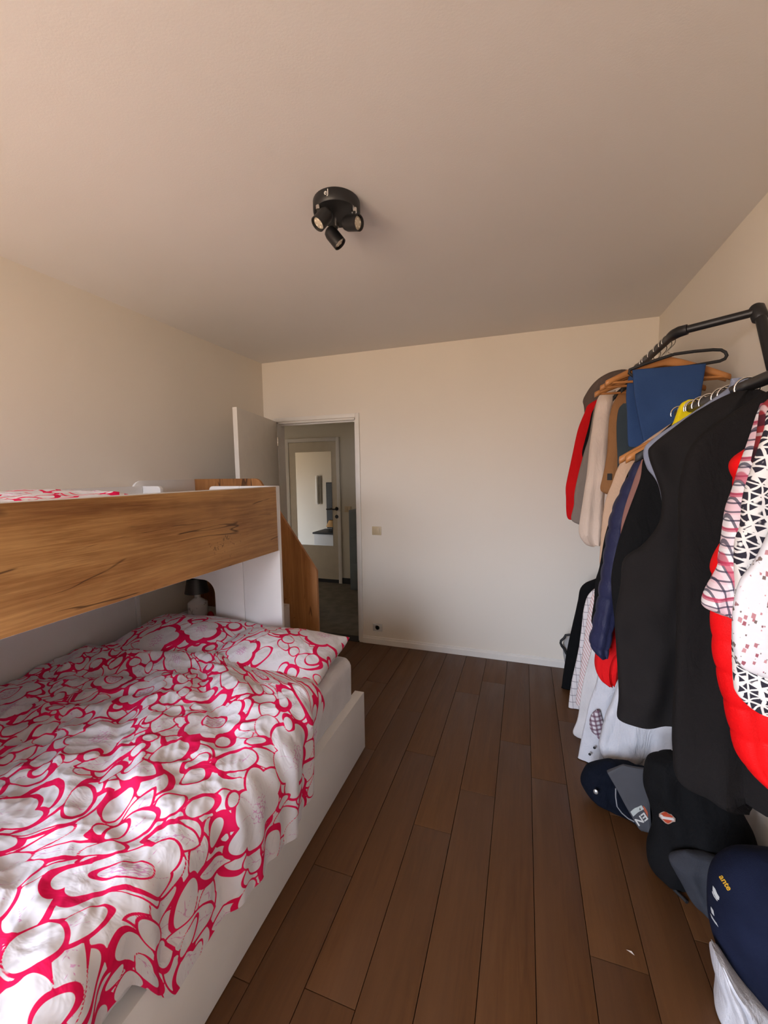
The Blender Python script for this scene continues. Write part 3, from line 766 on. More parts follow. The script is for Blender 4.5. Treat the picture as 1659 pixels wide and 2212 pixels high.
M_JEAN = fabric('dark_denim', (.040, .055, .065), wr=.3, sc=10); M_WHC = fabric('white_cotton', (.64, .635, .66), wr=.9, sc=8, st=.75)
M_WHC2 = fabric('warm_white_cotton', (.68, .645, .63), wr=.9, sc=8, st=.75); M_NAVYV = fabric('navy_velour', (.0055, .008, .022), (.009, .013, .034), wr=.3, sc=10)
M_DENIMN = cloth((.0035, .0055, .012)); M_DRED = cloth((.10, .012, .008)); M_GREYF = fabric('grey_fleece', (.042, .044, .052), wr=.3, sc=9)

def bands(t, s, freq, width, off=0.):
    f = t.math('FRACT', t.math('ADD', t.math('MULTIPLY', s, freq), off))
    return t.math('MULTIPLY', t.mr(t.math('ABSOLUTE', t.math('SUBTRACT', f, .5)), width, width+.03, 1, 0), 1.)
def plaid(name, base, cols, rot=0., f=(26, 26), wr=.4):
    t = T(name); v = t.co((1, 1, 1), rot=(0, rot, 0)); x, y_, z = t.sep(v); c = base
    for i, (col, w, off, st, ml) in enumerate(cols):
        c = t.mix(t.math('MULTIPLY', bands(t, x, f[0]*ml, w, off), st), c, col)
        c = t.mix(t.math('MULTIPLY', bands(t, z, f[1]*ml, w, off+.13), st), c, col)
    t.bump(t.noise(t.co(), 12, 3, .5, 1), wr, .02)
    return t.fin(c, .9, spec=.1)
M_PLAID = plaid('pink_navy_plaid', (.80, .77, .79), [((.74, .34, .42), .17, 0., .32, 1.), ((.04, .04, .075), .085, .28, .85, 4.), ((.50, .05, .11), .045, .62, .8, 1.)], .25, (17, 17))
M_PLAIDR = plaid('red_black_plaid', (.25, .03, .035), [((.03, .012, .02), .15, .1, .8, 1.), ((.55, .45, .45), .03, .5, .7, 1.)], .3, (18, 18))
M_PLAIDP = plaid('purple_gingham', (.62, .58, .60), [((.13, .05, .08), .2, 0., .75, 1.)], .2, (45, 45))
M_GRID = plaid('white_window_check', (.74, .69, .68), [((.16, .13, .15), .03, 0., .7, 1.)], .1, (30, 22))
M_BRPAT = plaid('brown_check', (.45, .33, .28), [((.08, .04, .03), .22, 0., .8, 1.)], .5, (40, 40))
def stripe_mat():
    t = T('pink_fine_stripe'); x, y_, z = t.sep(t.co((1, 1, 1), rot=(0, .5, 0)))
    c = t.mix(t.math('MULTIPLY', bands(t, x, 75, .17), .75), (.76, .68, .66), (.50, .22, .20)); t.bump(t.noise(t.co(), 10, 3, .5, 1), .5, .02)
    return t.fin(c, .9, spec=.1)
M_STRIPE = stripe_mat()
def tri_mat():
    t = T('triangle_print'); v = t.co(); wn = t.n('TexNoise'); t.put(wn.inputs['Vector'], v); wn.inputs['Scale'].default_value = 17; wn.inputs['Detail'].default_value = 1.5
    s1 = t.n('VectorMath', operation='SUBTRACT'); t.put(s1.inputs[0], wn.outputs['Color']); s1.inputs[1].default_value = (.5, .5, .5)
    s2 = t.n('VectorMath', operation='SCALE'); t.put(s2.inputs[0], s1.outputs[0]); s2.inputs['Scale'].default_value = .032
    s3 = t.n('VectorMath', operation='ADD'); t.put(s3.inputs[0], v); t.put(s3.inputs[1], s2.outputs[0])
    x, y_, z = t.sep(s3.outputs[0]); fr = []
    for a in (.2, .2+2.0944, .2+4.1888):
        d = t.math('ADD', t.math('MULTIPLY', x, 62*math.cos(a)), t.math('MULTIPLY', z, 62*math.sin(a)))
        fr.append(t.math('FRACT', t.math('ADD', d, 40.3)))
    mn_ = t.math('MINIMUM', t.math('MINIMUM', fr[0], fr[1]), fr[2]); sm = t.math('ADD', t.math('ADD', fr[0], fr[1]), fr[2])
    par = t.mr(sm, 1.44, 1.46); par2 = t.math('SUBTRACT', 1., par)
    mx = t.math('MAXIMUM', t.math('MAXIMUM', fr[0], fr[1]), fr[2])
    dn = t.math('MULTIPLY', t.mr(mn_, .075, .095), par2); up = t.math('MULTIPLY', t.mr(mx, .88, .90, 1, 0), par)
    gate = t.mr(t.noise(v, 60, 1), .26, .30)
    dk = t.math('MULTIPLY', t.math('MAXIMUM', dn, t.math('MULTIPLY', up, t.mr(t.noise(v, 45, 1), .42, .46))), gate)
    t.bump(t.noise(v, 11, 3, .5, 1), .4, .02)
    return t.fin(t.mix(dk, (.74, .72, .69), (.03, .028, .04)), .9, spec=.1)
M_TRI = tri_mat()
def leafprint():
    t = T('maroon_leaf_print'); v = t.co((1, 1, 1)); vo = t.vor(t.co((1, .6, .62), rot=(0, .55, 0)), 112, distance='MANHATTAN')
    spot_ = t.mr(vo[0], .40, .46, 1, 0); gate = t.mr(t.noise(v, 14, 1.5, .5, 1.), .43, .46)
    cs = t.sep(vo[1]); c = t.mix(cs[0], (.25, .06, .09), (.52, .28, .30)); c = t.mix(t.mr(cs[1], .62, .7), c, (.17, .13, .12))
    t.bump(t.noise(v, 10, 3, .5, 1), .4, .02)
    return t.fin(t.mix(t.math('MULTIPLY', spot_, gate), (.66, .665, .70), c), .9, spec=.1)
M_LEAFP = leafprint()

# ---- racks
BXB, BZB, BXA, BZA = .53, 1.74, .56, 2.07
rb_ = thing('clothes_rack', 'black tubular clothes rail in front, packed with jackets and blouses', 'clothes rack', (BXB, 1.2, 0))
tube('rail', [(BXB, .42, BZB), (BXB, 1.79, BZB-.008)], .0155, M_BLACK, rb_, n=16)
for xx_, yy in ((BXB, .43), (.72, 1.90)):
    tube('post', [(xx_, yy, BZB), (xx_, yy, .03)], .0145, M_BLACK, rb_, n=14)
    tube('foot', [(.60, yy, .015), (.80, yy, .015)], .0145, M_BLACK, rb_, n=12)
tube('arm', [(BXB, 1.785, BZB-.008), (BXB+.02, 1.83, BZB-.008), (.72, 1.90, BZB-.01)], .0145, M_BLACK, rb_, n=14)
ra = thing('clothes_rack', 'tall black double clothes rail in the far corner by the wall', 'clothes rack', (BXA, 2.6, 0))
tee = P(1640, 672, y=1.87)
tube('rail', [(BXA, 2.03, BZA), (BXA, 3.26, BZA)], .0165, M_BLACK, ra, n=16)
e0 = Vector((BXA, 1.985, BZA)); el = [Vector((BXA, 2.03, BZA)), Vector((BXA+.002, 2.0, BZA)), Vector((BXA+.012, 1.975, BZA+.001)), Vector((BXA+.035, 1.96, BZA+.003))]
tube('elbow', el, [.0195, .021, .021, .0195], M_BLACK, ra, n=16)
tube('arm', [el[-1], tee], .0150, M_BLACK, ra, n=16)
lathe('tee_joint', [(.0, 0), (.016, .002), (.024, .012), (.024, .06), (.020, .065)], tee+Vector((-.004, .02, .026)), (.10, -.45, -.9), M_BLACK, ra, n=20)
foot = Vector((.832, .93, .02)); tube('post', [tee, foot], .0165, M_BLACK, ra, n=16)
tube('post', [(BXA, 3.26, BZA), (BXA, 3.26, .02)], .0165, M_BLACK, ra, n=14)
tube('lower_rail', [(BXA, 2.0, .98), (BXA, 3.26, .98)], .0150, M_BLACK, ra, n=14)
tube('foot', [(BXA-.2, 3.26, .016), (BXA+.24, 3.26, .016)], .0150, M_BLACK, ra, n=12)

# ---- hangers
def hook_pts(bx, y, bz, rot, r=.026):
    pts = []
    for a in np.linspace(200, -30, 14):
        aa = math.radians(a); dx, dz = r*math.cos(aa), r*math.sin(aa)
        pts.append(Vector((bx+dx*math.cos(rot), y+dx*math.sin(rot), bz+dz-.008)))
    e = pts[-1]; pts += [Vector((bx+.006*math.cos(rot), y+.006*math.sin(rot), bz-.040)), Vector((bx, y, bz-.052)), Vector((bx, y, bz-.078))]
    return pts
def hanger(label, bx, y, bz, kind='wood', rot=0., hw=.22, drop=.085, group='coat hangers on the rails'):
    o = thing('coat_hanger', label, 'hanger', (bx, y, bz-.078-drop), group)
    tube('hook', hook_pts(bx, y, bz, rot), .0026, M_CHROME, o, n=8)
    mat = M_HANGW if kind == 'wood' else M_BLACKP
    V, F = [], []; n = 22; m = 8
    for i in range(n+1):
        s = -1+2*i/n; a = abs(s)
        z = bz-.078-drop*(a**1.35); hgt = .017*(1-.45*a)+.004; th = (.006+.006*a) if kind == 'wood' else .005
        fwd = -.022*a*a
        for j in range(m):
            q = 2*math.pi*j/m
            V.append((bx+s*hw*math.cos(rot)-(fwd+th*math.cos(q))*math.sin(rot), y+s*hw*math.sin(rot)+(fwd+th*math.cos(q))*math.cos(rot), z+hgt*math.sin(q)))
    for i in range(n):
        for j in range(m): F.append((i*m+j, i*m+(j+1) % m, (i+1)*m+(j+1) % m, (i+1)*m+j))
    F += [tuple(range(m)), tuple(range(n*m, n*m+m))[::-1]]
    mk('shoulder_bar', V, F, mat, o)
    if kind == 'wood':
        tube('trouser_bar', [(bx-hw*.93*math.cos(rot), y-hw*.93*math.sin(rot)-.018, bz-.078-drop*.96), (bx+hw*.93*math.cos(rot), y+hw*.93*math.sin(rot)-.018, bz-.078-drop*.96)], .0055, M_HANGW, o, n=8)
    return o

G1, G2, G3 = 'clothes on the front rail', 'clothes on the tall rail', 'clothes on the low far rail'
# ---- front rail, near to far
garment('blouse', 'pale blouse with maroon leaf print, nearest garment on the front rail', 'blouse', .79, [(735, 1950, 2120), (800, 1790, None), (950, 1705, None), (1120, 1672, None), (1205, 1640, None), (1255, 1606, None), (1320, 1590, None), (1400, 1585, None), (1438, 1596, None), (1462, 1640, 1900)], M_LEAFP, .03, group=G1, fold=.012)
garment('blouse', 'white blouse with small black triangle print hanging on the front rail', 'blouse', .865, [(745, 1900, 2000), (800, 1740, None), (870, 1662, None), (930, 1648, None), (1000, 1630, None), (1069, 1614, None), (1135, 1610, None), (1178, 1597, None), (1270, 1590, None), (1350, 1577, None), (1410, 1574, None), (1473, 1580, None), (1500, 1590, None), (1530, 1625, None), (1542, 1660, None)], M_TRI, .035, group=G1, fold=.014)
g = garment('shirt', 'white shirt checked in pink and navy with one sleeve hanging out', 'shirt', .93, [(770, 1800, 1900), (820, 1720, None), (880, 1660, None), (960, 1650, None), (1100, 1640, None), (1300, 1630, None), (1420, 1640, None)], M_PLAID, .03, group=G1, fold=.01,
            sleeves=[([(870, 1648, 1680), (908, 1637, 1668), (986, 1615, 1655), (1056, 1596, 1645), (1110, 1574, 1635), (1184, 1558, 1622), (1219, 1554, 1612)], -.02, .034)])
S = rows_px([(1216, 1553, 1612), (1230, 1550, 1610), (1260, 1537, 1603), (1295, 1519, 1594), (1312, 1524, 1590), (1328, 1560, 1586)], .905, .036); loft('cuff', S, M_PLAID, g, fold=.004, nf=3, seed=5, n=28, pw=2.1)
S = rows_px([(835, 1700, 1760), (870, 1652, 1700), (910, 1643, 1690), (960, 1634, 1680), (1000, 1628, 1670)], .885, .02); loft('yoke', S, M_PLAIDR, g, fold=.004, nf=3, seed=8, n=28, pw=2.1)
garment('puffer_vest', 'bright red quilted vest squeezed between the black jackets and the checked shirt', 'vest', 1.0, [(800, 1740, 1850), (880, 1690, None), (955, 1626, None), (998, 1578, None), (1060, 1586, None), (1150, 1566, None), (1216, 1540, None), (1250, 1540, None), (1320, 1539, None), (1415, 1543, None), (1473, 1553, None), (1527, 1565, None), (1582, 1577, None), (1640, 1600, None), (1690, 1650, 1800)], M_RED, .05, group=G1, fold=.008, quilt=.0045, qpitch=.066, per=14)
garment('coat', 'long black coat behind the red quilted vest, reaching lowest on the front rail', 'coat', 1.13, [(830, 1690, 1750), (880, 1600, None), (980, 1490, None), (1200, 1462, None), (1500, 1458, None), (1620, 1458, None), (1690, 1470, None), (1712, 1560, None)], M_KBLACK, .04, group=G1, fold=.012)
g = garment('softshell_jacket', 'large black softshell jacket facing the room on the front rail', 'jacket', 1.30, [(848, 1588, 1645), (872, 1540, None), (915, 1475, None), (958, 1416, None), (985, 1402, None), (1060, 1418, None), (1105, 1421, None), (1138, 1413, None), (1178, 1386, None), (1212, 1348, None), (1270, 1344, None), (1330, 1336, None), (1400, 1334, None), (1473, 1332, None), (1528, 1327, None), (1544, 1328, None)], M_SOFT, .05, group=G1, fold=.020, nf=4, rum=.022, n=110, per=12)
pa, pb = P(1567, 1046, y=1.235), P(1515, 1144, y=1.235)
tube('reflective_piping', [pa, (pa+pb)/2+Vector((-.004, -.004, 0)), pb], .0022, plain('piping_grey', (.12, .12, .12), .4), g, n=6)
garment('cardigan', 'grey-blue ribbed cardigan showing along the shoulders of the black jacket', 'cardigan', 1.375, [(818, 1578, 1640), (838, 1572, None), (868, 1530, None), (908, 1470, None), (945, 1415, None), (972, 1392, None), (1010, 1398, None), (1060, 1425, None), (1200, 1440, None), (1300, 1440, None)], M_GREYB, .022, group=G1, fold=.005)
garment('jacket', 'thin black jacket hanging between the softshell and the mauve knit', 'jacket', 1.44, [(880, 1530, 1590), (935, 1450, None), (982, 1392, None), (1040, 1381, None), (1135, 1349, None), (1219, 1326, None), (1271, 1320, None), (1350, 1326, None), (1420, 1335, None), (1480, 1345, None)], M_KBLACK2, .024, group=G1, fold=.008)
garment('cardigan', 'mauve brown knitted cardigan edge left of the black jackets', 'cardigan', 1.50, [(890, 1515, 1570), (940, 1440, None), (975, 1396, None), (1012, 1378, None), (1056, 1364, None), (1118, 1346, None), (1155, 1340, None), (1200, 1340, None)], M_MAUVE, .02, group=G1, fold=.005)
garment('puffer_jacket', 'navy blue quilted puffer jacket with its long sleeve to the left', 'jacket', 1.585, [(895, 1490, 1545), (940, 1420, None), (985, 1385, None), (1040, 1368, None), (1120, 1352, None), (1250, 1340, None), (1390, 1338, None)], M_NAVYP, .03, group=G1, fold=.006, quilt=.007, qpitch=.06, per=14,
        sleeves=[([(990, 1374, 1400), (1040, 1350, 1384), (1077, 1333, 1370), (1110, 1320, 1358), (1150, 1312, 1352), (1202, 1303, 1345), (1256, 1296, 1340), (1300, 1290, 1336), (1352, 1281, 1326), (1390, 1273, 1318), (1410, 1285, 1312)], -.01, .042)])
garment('top', 'red top whose rounded hem shows below the navy puffer sleeve', 'top', 1.655, [(920, 1460, 1520), (1000, 1380, None), (1200, 1335, 1480), (1360, 1300, 1400), (1410, 1287, 1350), (1440, 1285, 1338), (1462, 1294, 1333), (1474, 1312, 1326)], M_REDC, .035, group=G1, fold=.006)
garment('jacket', 'black jacket edge directly behind the navy puffer jacket', 'jacket', 1.71, [(905, 1462, 1510), (960, 1400, None), (1010, 1362, None), (1046, 1346, None), (1100, 1326, None), (1161, 1307, None), (1225, 1295, None), (1257, 1285, None), (1300, 1281, None), (1346, 1277, None), (1356, 1290, None)], M_KBLACK2, .024, group=G1, fold=.006)
garment('sweater', 'beige knitted sweater behind the navy puffer jacket', 'sweater', 1.79, [(915, 1450, 1495), (960, 1385, None), (998, 1342, None), (1044, 1320, None), (1089, 1305, None), (1179, 1298, None), (1225, 1297, None), (1235, 1320, None)], M_BEIGE, .024, group=G1, fold=.006)
garment('jacket', 'yellow jacket with its collar up against the front rail', 'jacket', 1.69, [(864, 1486, 1545), (872, 1472, 1553), (888, 1463, 1560), (914, 1452, 1562), (942, 1436, 1562), (985, 1415, 1550), (1040, 1410, 1540)], M_YEL, .022, group=G1, fold=.006)
hy = [(1.53, 'wood', 'orange wooden hanger tip poking out left of the mauve cardigan'), (1.64, 'wood', 'orange wooden hanger under the yellow jacket collar'), (1.40, 'black', 'black hanger inside the grey-blue cardigan')]
for yy, kd, lb in hy: hanger(lb, BXB, yy, BZB-.003, kd, rnd.uniform(-.12, .12), .218, .098)
for yy, wh in ((.80, 'leaf print blouse'), (.87, 'triangle print blouse'), (.935, 'pink and navy checked shirt'), (1.0, 'red quilted vest'), (1.13, 'long black coat'),
               (1.30, 'black softshell jacket'), (1.44, 'thin black jacket beside the mauve knit'), (1.585, 'navy puffer jacket'), (1.655, 'red top'), (1.71, 'black jacket behind the navy puffer'), (1.79, 'beige sweater')):
    hanger('thin black wire-hook hanger holding the '+wh, BXB, yy, BZB-.002, 'black', rnd.uniform(-.2, .2), .13 if yy > 1.2 else .08, .09)

# ---- tall rail, near to far
tr_ = thing('trousers', 'blue trousers folded over a black trouser hanger on the tall rail', 'trousers', P(1440, 985, y=2.06), G2)
loft('front_leg', rows_px([(799, 1366, 1524, .4), (806, 1366, 1522, 1), (850, 1370, 1515, 1), (900, 1378, 1510, 1), (960, 1390, 1507, 1), (1000, 1394, 1504, 1)], 2.03, .012), M_BLUE, tr_, fold=.003, nf=2, seed=2, pw=5)
loft('back_leg', rows_px([(806, 1359, 1519, .5), (812, 1358, 1519, 1), (865, 1353, 1512, 1), (955, 1357, 1506, 1), (962, 1360, 1504, 1)], 2.085, .012), M_BLUE, tr_, fold=.003, nf=2, seed=4, pw=5)
th_ = thing('trouser_hanger', 'black trouser hanger holding the blue trousers on the tall rail', 'hanger', P(1460, 812, y=2.058))
lp = [P(a, b, y=2.058) for a, b in ((1366, 812), (1359, 806), (1360, 799), (1385, 789), (1420, 777), (1457, 765), (1500, 759), (1540, 755.5), (1558, 756), (1567, 761), (1570, 768), (1566, 775), (1555, 780), (1520, 786), (1440, 799))]
tube('frame', lp, .0065, M_BLACKP, th_, n=8, closed=True)
tube('hook', hook_pts(BXA, 2.058, BZA-.002, .1)[:-1]+[P(1457, 765, y=2.058)], .0021, M_CHROME, th_, n=8)
for yy, lb, rt in ((2.10, 'broad wooden hanger just behind the blue trousers', .12), (2.17, 'second wooden hanger behind the blue trousers', -.05), (2.36, 'wooden hanger above the cream shirt', .05)):
    hanger(lb, BXA, yy, BZA-.002, 'wood', rt, .235, .085)
for yy, wh in ((2.26, 'dark teal jeans'), (2.40, 'tan brown jacket'), (2.53, 'cream shirt'), (2.61, 'dark red top'), (2.68, 'taupe grey sweatshirt'), (2.755, 'narrow black jacket'), (2.84, 'scarlet cardigan'), (2.96, 'dark brown-grey coat')):
    hanger('thin black wire-hook hanger holding the '+wh, BXA, yy, BZA-.002, 'black', rnd.uniform(-.2, .2), .13, .085)
garment('jeans', 'dark teal jeans hanging left of the blue trousers', 'trousers', 2.26, [(872, 1345, 1460), (890, 1334, 1470), (950, 1332, 1468), (1015, 1334, 1466), (1040, 1338, 1460)], M_JEAN, .016, .56, G2, fold=.004)
g = garment('jacket', 'tan brown jacket with small black label between jeans and cream shirt', 'jacket', 2.40, [(815, 1390, 1420), (835, 1352, None), (860, 1331, None), (900, 1318, None), (978, 1310, None), (1030, 1302, None), (1058, 1298, None), (1068, 1310, None)], M_TAN, .028, .56, G2, fold=.008)
a, b = P(1312, 1023, y=2.365), P(1321, 1037, y=2.365); box('sewn_label', (a.x, b.x, 2.362, 2.368, b.z, a.z), M_BLACKP, g)
garment('shirt', 'cream long sleeved shirt, brightest garment on the tall rail', 'shirt', 2.53, [(812, 1370, 1400), (832, 1325, None), (848, 1303, None), (866, 1292, None), (920, 1296, None), (1050, 1300, None), (1150, 1304, None)], M_CREAMC, .03, .56, G2, fold=.010,
        sleeves=[([(846, 1302, 1330), (862, 1291, 1328), (885, 1286, 1322), (929, 1279, 1318), (972, 1272, 1313), (1030, 1266, 1308), (1060, 1262, 1306), (1112, 1255, 1304), (1150, 1251, 1302), (1172, 1262, 1298), (1178, 1275, 1295)], -.02, .034)])
garment('top', 'dark red top, its hem corner just showing below the cream shirt', 'top', 2.61, [(830, 1360, 1390), (870, 1310, None), (1000, 1285, None), (1120, 1268, None), (1160, 1262, None), (1174, 1266, None)], M_DRED, .015, .56, G2, fold=.004)
garment('sweatshirt', 'taupe grey sweatshirt between the cream shirt and the red top', 'sweatshirt', 2.68, [(835, 1350, 1380), (862, 1300, None), (880, 1285, None), (940, 1272, None), (984, 1259, None), (1060, 1243, None), (1090, 1240, None), (1121, 1233, None), (1132, 1248, None)], M_GREYC, .03, .56, G2, fold=.008)
garment('jacket', 'narrow black jacket edge between the red top and grey sweatshirt', 'jacket', 2.755, [(840, 1345, 1375), (868, 1298, None), (888, 1279, None), (917, 1272, None), (952, 1264, None), (978, 1258, None), (1000, 1262, None), (1050, 1270, None)], M_KBLACK2, .018, .56, G2, fold=.005)
garment('cardigan', 'scarlet cardigan hanging farthest left on the tall rail', 'cardigan', 2.84, [(842, 1340, 1370), (858, 1300, None), (874, 1272, None), (891, 1264, None), (929, 1249, None), (986, 1235, None), (1044, 1223, None), (1078, 1223, None), (1118, 1226, None), (1125, 1238, None)], M_REDC, .032, .56, G2, fold=.008)
garment('coat', 'dark brown-grey coat with rounded shoulders at the far end of the tall rail', 'coat', 2.96, [(800, 1336, 1350), (806, 1316, None), (817, 1296, None), (830, 1281, None), (848, 1268, None), (866, 1259, None), (885, 1261, None), (960, 1264, None), (1060, 1262, None)], M_DGREY, .045, .56, G2, fold=.010)

# ---- low far rail
garment('cardigan', 'black cardigan hanging at the far end near the baseboard', 'cardigan', 3.02, [(1240, 1310, 1335), (1251, 1284, None), (1260, 1264, None), (1274, 1252, None), (1300, 1247, None), (1343, 1238, None), (1386, 1229, None), (1444, 1218, None), (1470, 1214, None), (1500, 1211, None), (1506, 1222, None)], M_KBLACK2, .035, .56, G3, fold=.008)
garment('shirt', 'brown patterned shirt edge beside the black cardigan', 'shirt', 2.88, [(1255, 1310, 1335), (1272, 1284, None), (1290, 1271, None), (1330, 1262, None), (1400, 1256, None), (1470, 1250, None)], M_BRPAT, .02, .56, G3, fold=.005)
garment('shirt', 'white window check shirt next to the black cardigan', 'shirt', 2.77, [(1262, 1305, 1330), (1280, 1276, None), (1308, 1263, None), (1357, 1255, None), (1401, 1249, None), (1443, 1242, None), (1478, 1235, None), (1524, 1228, None), (1540, 1231, None), (1550, 1245, None)], M_GRID, .026, .56, G3, fold=.010)
garment('shirt', 'pink finely striped shirt between the checked and white shirts', 'shirt', 2.62, [(1265, 1310, 1335), (1282, 1282, None), (1317, 1273, None), (1357, 1265, None), (1415, 1256, None), (1472, 1251, None), (1515, 1245, None), (1525, 1255, None)], M_STRIPE, .026, .56, G3, fold=.010)
garment('shirt', 'plain white shirt with a long curved hem beside the striped shirt', 'shirt', 2.44, [(1270, 1320, 1345), (1300, 1294, None), (1386, 1281, None), (1440, 1270, None), (1487, 1258, None), (1550, 1246, None), (1579, 1236, None), (1590, 1244, None), (1596, 1262, None)], M_WHC2, .03, .56, G3, fold=.012)
g = garment('shirt', 'white shirt with black buttons on its front placket near the floor', 'shirt', 2.27, [(1280, 1340, 1370), (1330, 1305, None), (1420, 1296, None), (1472, 1287, None), (1515, 1274, None), (1560, 1265, None), (1588, 1259, None), (1634, 1250, None), (1648, 1249, None), (1657, 1262, 1290)], M_WHC, .03, .56, G3, fold=.010)
for a, b in ((1284, 1615), (1274, 1629)):
    q = P(a, b, y=2.215); lathe('button', [(.0065, 0), (.0065, .003), (.004, .004)], q, (-.2, -1, 0), M_BLACKP, g, n=12)
S = rows_px([(1534, 1288, 1296), (1545, 1278, 1300), (1562, 1273, 1304), (1580, 1277, 1305), (1591, 1288, 1300)], 2.225, .02); loft('inner_cuff', S, M_PLAIDP, g, fold=.003, nf=2, seed=3, n=24, pw=2.1)
garment('shirt', 'white crumpled shirt hanging lowest, above the floor pile', 'shirt', 2.12, [(1330, 1380, 1420), (1400, 1345, 1470), (1470, 1335, 1485), (1515, 1320, 1490), (1545, 1307, 1490), (1580, 1301, 1488), (1612, 1298, 1478), (1640, 1308, 1420), (1656, 1332, 1375)], M_WHC, .05, .56, G3, fold=.016, rum=.018, n=90)

# ---- pile on the floor
# decals laid on a surface
from mathutils.bvhtree import BVHTree
def bvh(o):
    w = wloc(o); me = o.data
    return BVHTree.FromPolygons([tuple(v.co+w) for v in me.vertices], [tuple(p.vertices) for p in me.polygons])
def hit(tree, px, py, off=.002):
    d = Vector(_F+_r*(px-829.5)/FPX-_u*(py-1106)/FPX).normalized()
    l, n, i, dist = tree.ray_cast(Vector(CP), d)
    if l is None: return None
    return l-d*off
def decal(name, pts, tree, mat, parent, off=.002, th=.003, flat=None):
    if flat:                                   # a stiff patch: one plane through the surface point under its middle
        hs_ = [hit(tree, flat[0]+dx, flat[1]+dy, 0.) for dx in (-15, -8, 0, 8, 15) for dy in (-10, -5, 0, 5, 10)]; A_ = np.array([tuple(h_) for h_ in hs_ if h_ is not None])
        l = Vector(A_.mean(0)); n0 = Vector(np.linalg.svd(A_-A_.mean(0))[2][2])
        if n0.dot(Vector(_F)) > 0: n0 = -n0
        off = off+max(float(((A_-A_.mean(0))@np.array(n0)).max())-.003, 0.); q = []; th = .012
        for a, b in pts:
            d1 = Vector(_F+_r*(a-829.5)/FPX-_u*(b-1106)/FPX); tt_ = (l+n0*off-Vector(CP)).dot(n0)/d1.dot(n0); q.append(Vector(CP)+d1*tt_)
    else:
        q = [hit(tree, a, b, off) for a, b in pts]; q = [x for x in q if x is not None]
    if len(q) < 3: return None
    n = len(q); d = Vector(_F)*th
    V = [tuple(x) for x in q]+[tuple(x+d) for x in q]
    F = [tuple(range(n)), tuple(range(2*n-1, n-1, -1))]+[(i, (i+1) % n, (i+1) % n+n, i+n) for i in range(n)]
    return mk(name, V, F, mat, parent, smooth=False)
def decal_text(name, s, o_px, ex, ey, tree, mat, parent, off=.002):
    """o_px: pixel of the text centre; ex, ey: pixel vectors of one em to the right / up; every vertex is laid on the cloth"""
    cu = bpy.data.curves.new(name, 'FONT'); cu.body = s; cu.size = 1; cu.align_x = 'CENTER'; cu.align_y = 'CENTER'; cu.resolution_u = 5; cu.offset = .025
    ob = bpy.data.objects.new('tmp', cu); COL.objects.link(ob)
    me = bpy.data.meshes.new_from_object(ob.evaluated_get(bpy.context.evaluated_depsgraph_get())); bpy.data.objects.remove(ob)
    V = []
    for v in me.vertices:
        h = hit(tree, o_px[0]+v.co.x*ex[0]+v.co.y*ey[0], o_px[1]+v.co.x*ex[1]+v.co.y*ey[1], off)
        V.append(tuple(h) if h is not None else (V[-1] if V else (0, 0, 0)))
    F = [tuple(p.vertices) for p in me.polygons]
    return mk(name, V, F, mat, parent, smooth=False)

def heap(name, label, cat, Y, rw, mat, t, **k):
    R_ = rows_px(rw, Y, t, .6); o = thing(name, label, cat, ((R_[0][0]+R_[0][1])/2, Y, .003), 'clothes and bags piled on the floor')
    R_ = [(a, b, y, max(z, .004), h) for a, b, y, z, h in R_]
    k.setdefault('pw', 2.2); loft('body', R_, mat, o, seed=hash_(label), n=64, **k); return o
g = heap('jeans', 'dark navy jeans with a metal stud crumpled on the floor', 'trousers', 1.98, [(1644, 1312, 1400, .4), (1652, 1282, 1420, .8), (1664, 1262, 1430, 1), (1690, 1257, 1435, 1.1), (1712, 1268, 1435, 1.2), (1738, 1300, 1435, 1.2), (1762, 1340, 1435, 1.2)], M_DENIMN, .075, fold=.012, rum=.028)
q = P(1287, 1710, y=1.90); lathe('stud', [(.010, 0), (.010, .003), (.007, .005), (0, .005)], q, (-.35, -1, .2), plain('stud_metal', (.42, .42, .40), .35, .8), g, n=18)
g = heap('shopping_bag', 'grey bag with white EN lettering and an orange edge leaning on the floor pile', 'bag', 1.845, [(1652, 1345, 1396, .5), (1666, 1311, 1398, 1), (1700, 1330, 1402, 1), (1741, 1352, 1404, 1), (1770, 1369, 1406, 1), (1786, 1379, 1405, 1), (1793, 1386, 1403, .6)], plain('grey_bag', (.058, .058, .064), .8), .012, fold=.001, lin=True, pw=7)
cd = [P(a, b, y=1.86) for a, b in ((1330, 1703), (1330, 1722), (1333, 1742), (1343, 1756), (1357, 1768), (1370, 1775))]
tube('cord', cd, .0026, plain('grey_cord', (.25, .25, .26), .6), g, n=8)
bt = bvh(g.children[0])
decal('white_label', [(1362, 1754), (1372, 1746), (1386, 1740), (1391, 1748), (1378, 1755), (1368, 1764)], bt, plain('label_white', (.45, .47, .43), .6), g)
decal('orange_edge', [(1389, 1740), (1394, 1745), (1399, 1754), (1400, 1766), (1396, 1758), (1391, 1750)], bt, plain('label_orange', (.42, .09, .04), .6), g)
M_LET = plain('letter_white', (.62, .60, .55), .6)
decal_text('lettering', 'EN', (1385, 1769), (-17.5, 13.5), (13, 20), bt, M_LET, g, .003)
decal_text('lettering', 'F', (1382, 1747.5), (-5.5, 2.5), (2.5, 5.5), bt, M_BLACKP, g, .006)
g = heap('jacket', 'black jacket with a small orange badge heaped under the front rail', 'jacket', 1.70, [(1621, 1440, 1470, .35), (1630, 1402, 1500, .7), (1650, 1392, 1560, .9), (1700, 1394, 1600, 1), (1741, 1404, 1625, 1), (1784, 1409, 1640, 1.1), (1818, 1396, 1650, 1.1), (1858, 1399, 1650, 1.1), (1884, 1413, 1600, 1), (1893, 1430, 1560, .7)], M_KBLACK2, .085, rum=.02, fold=.010, nf=6)
bt = bvh(g.children[0])
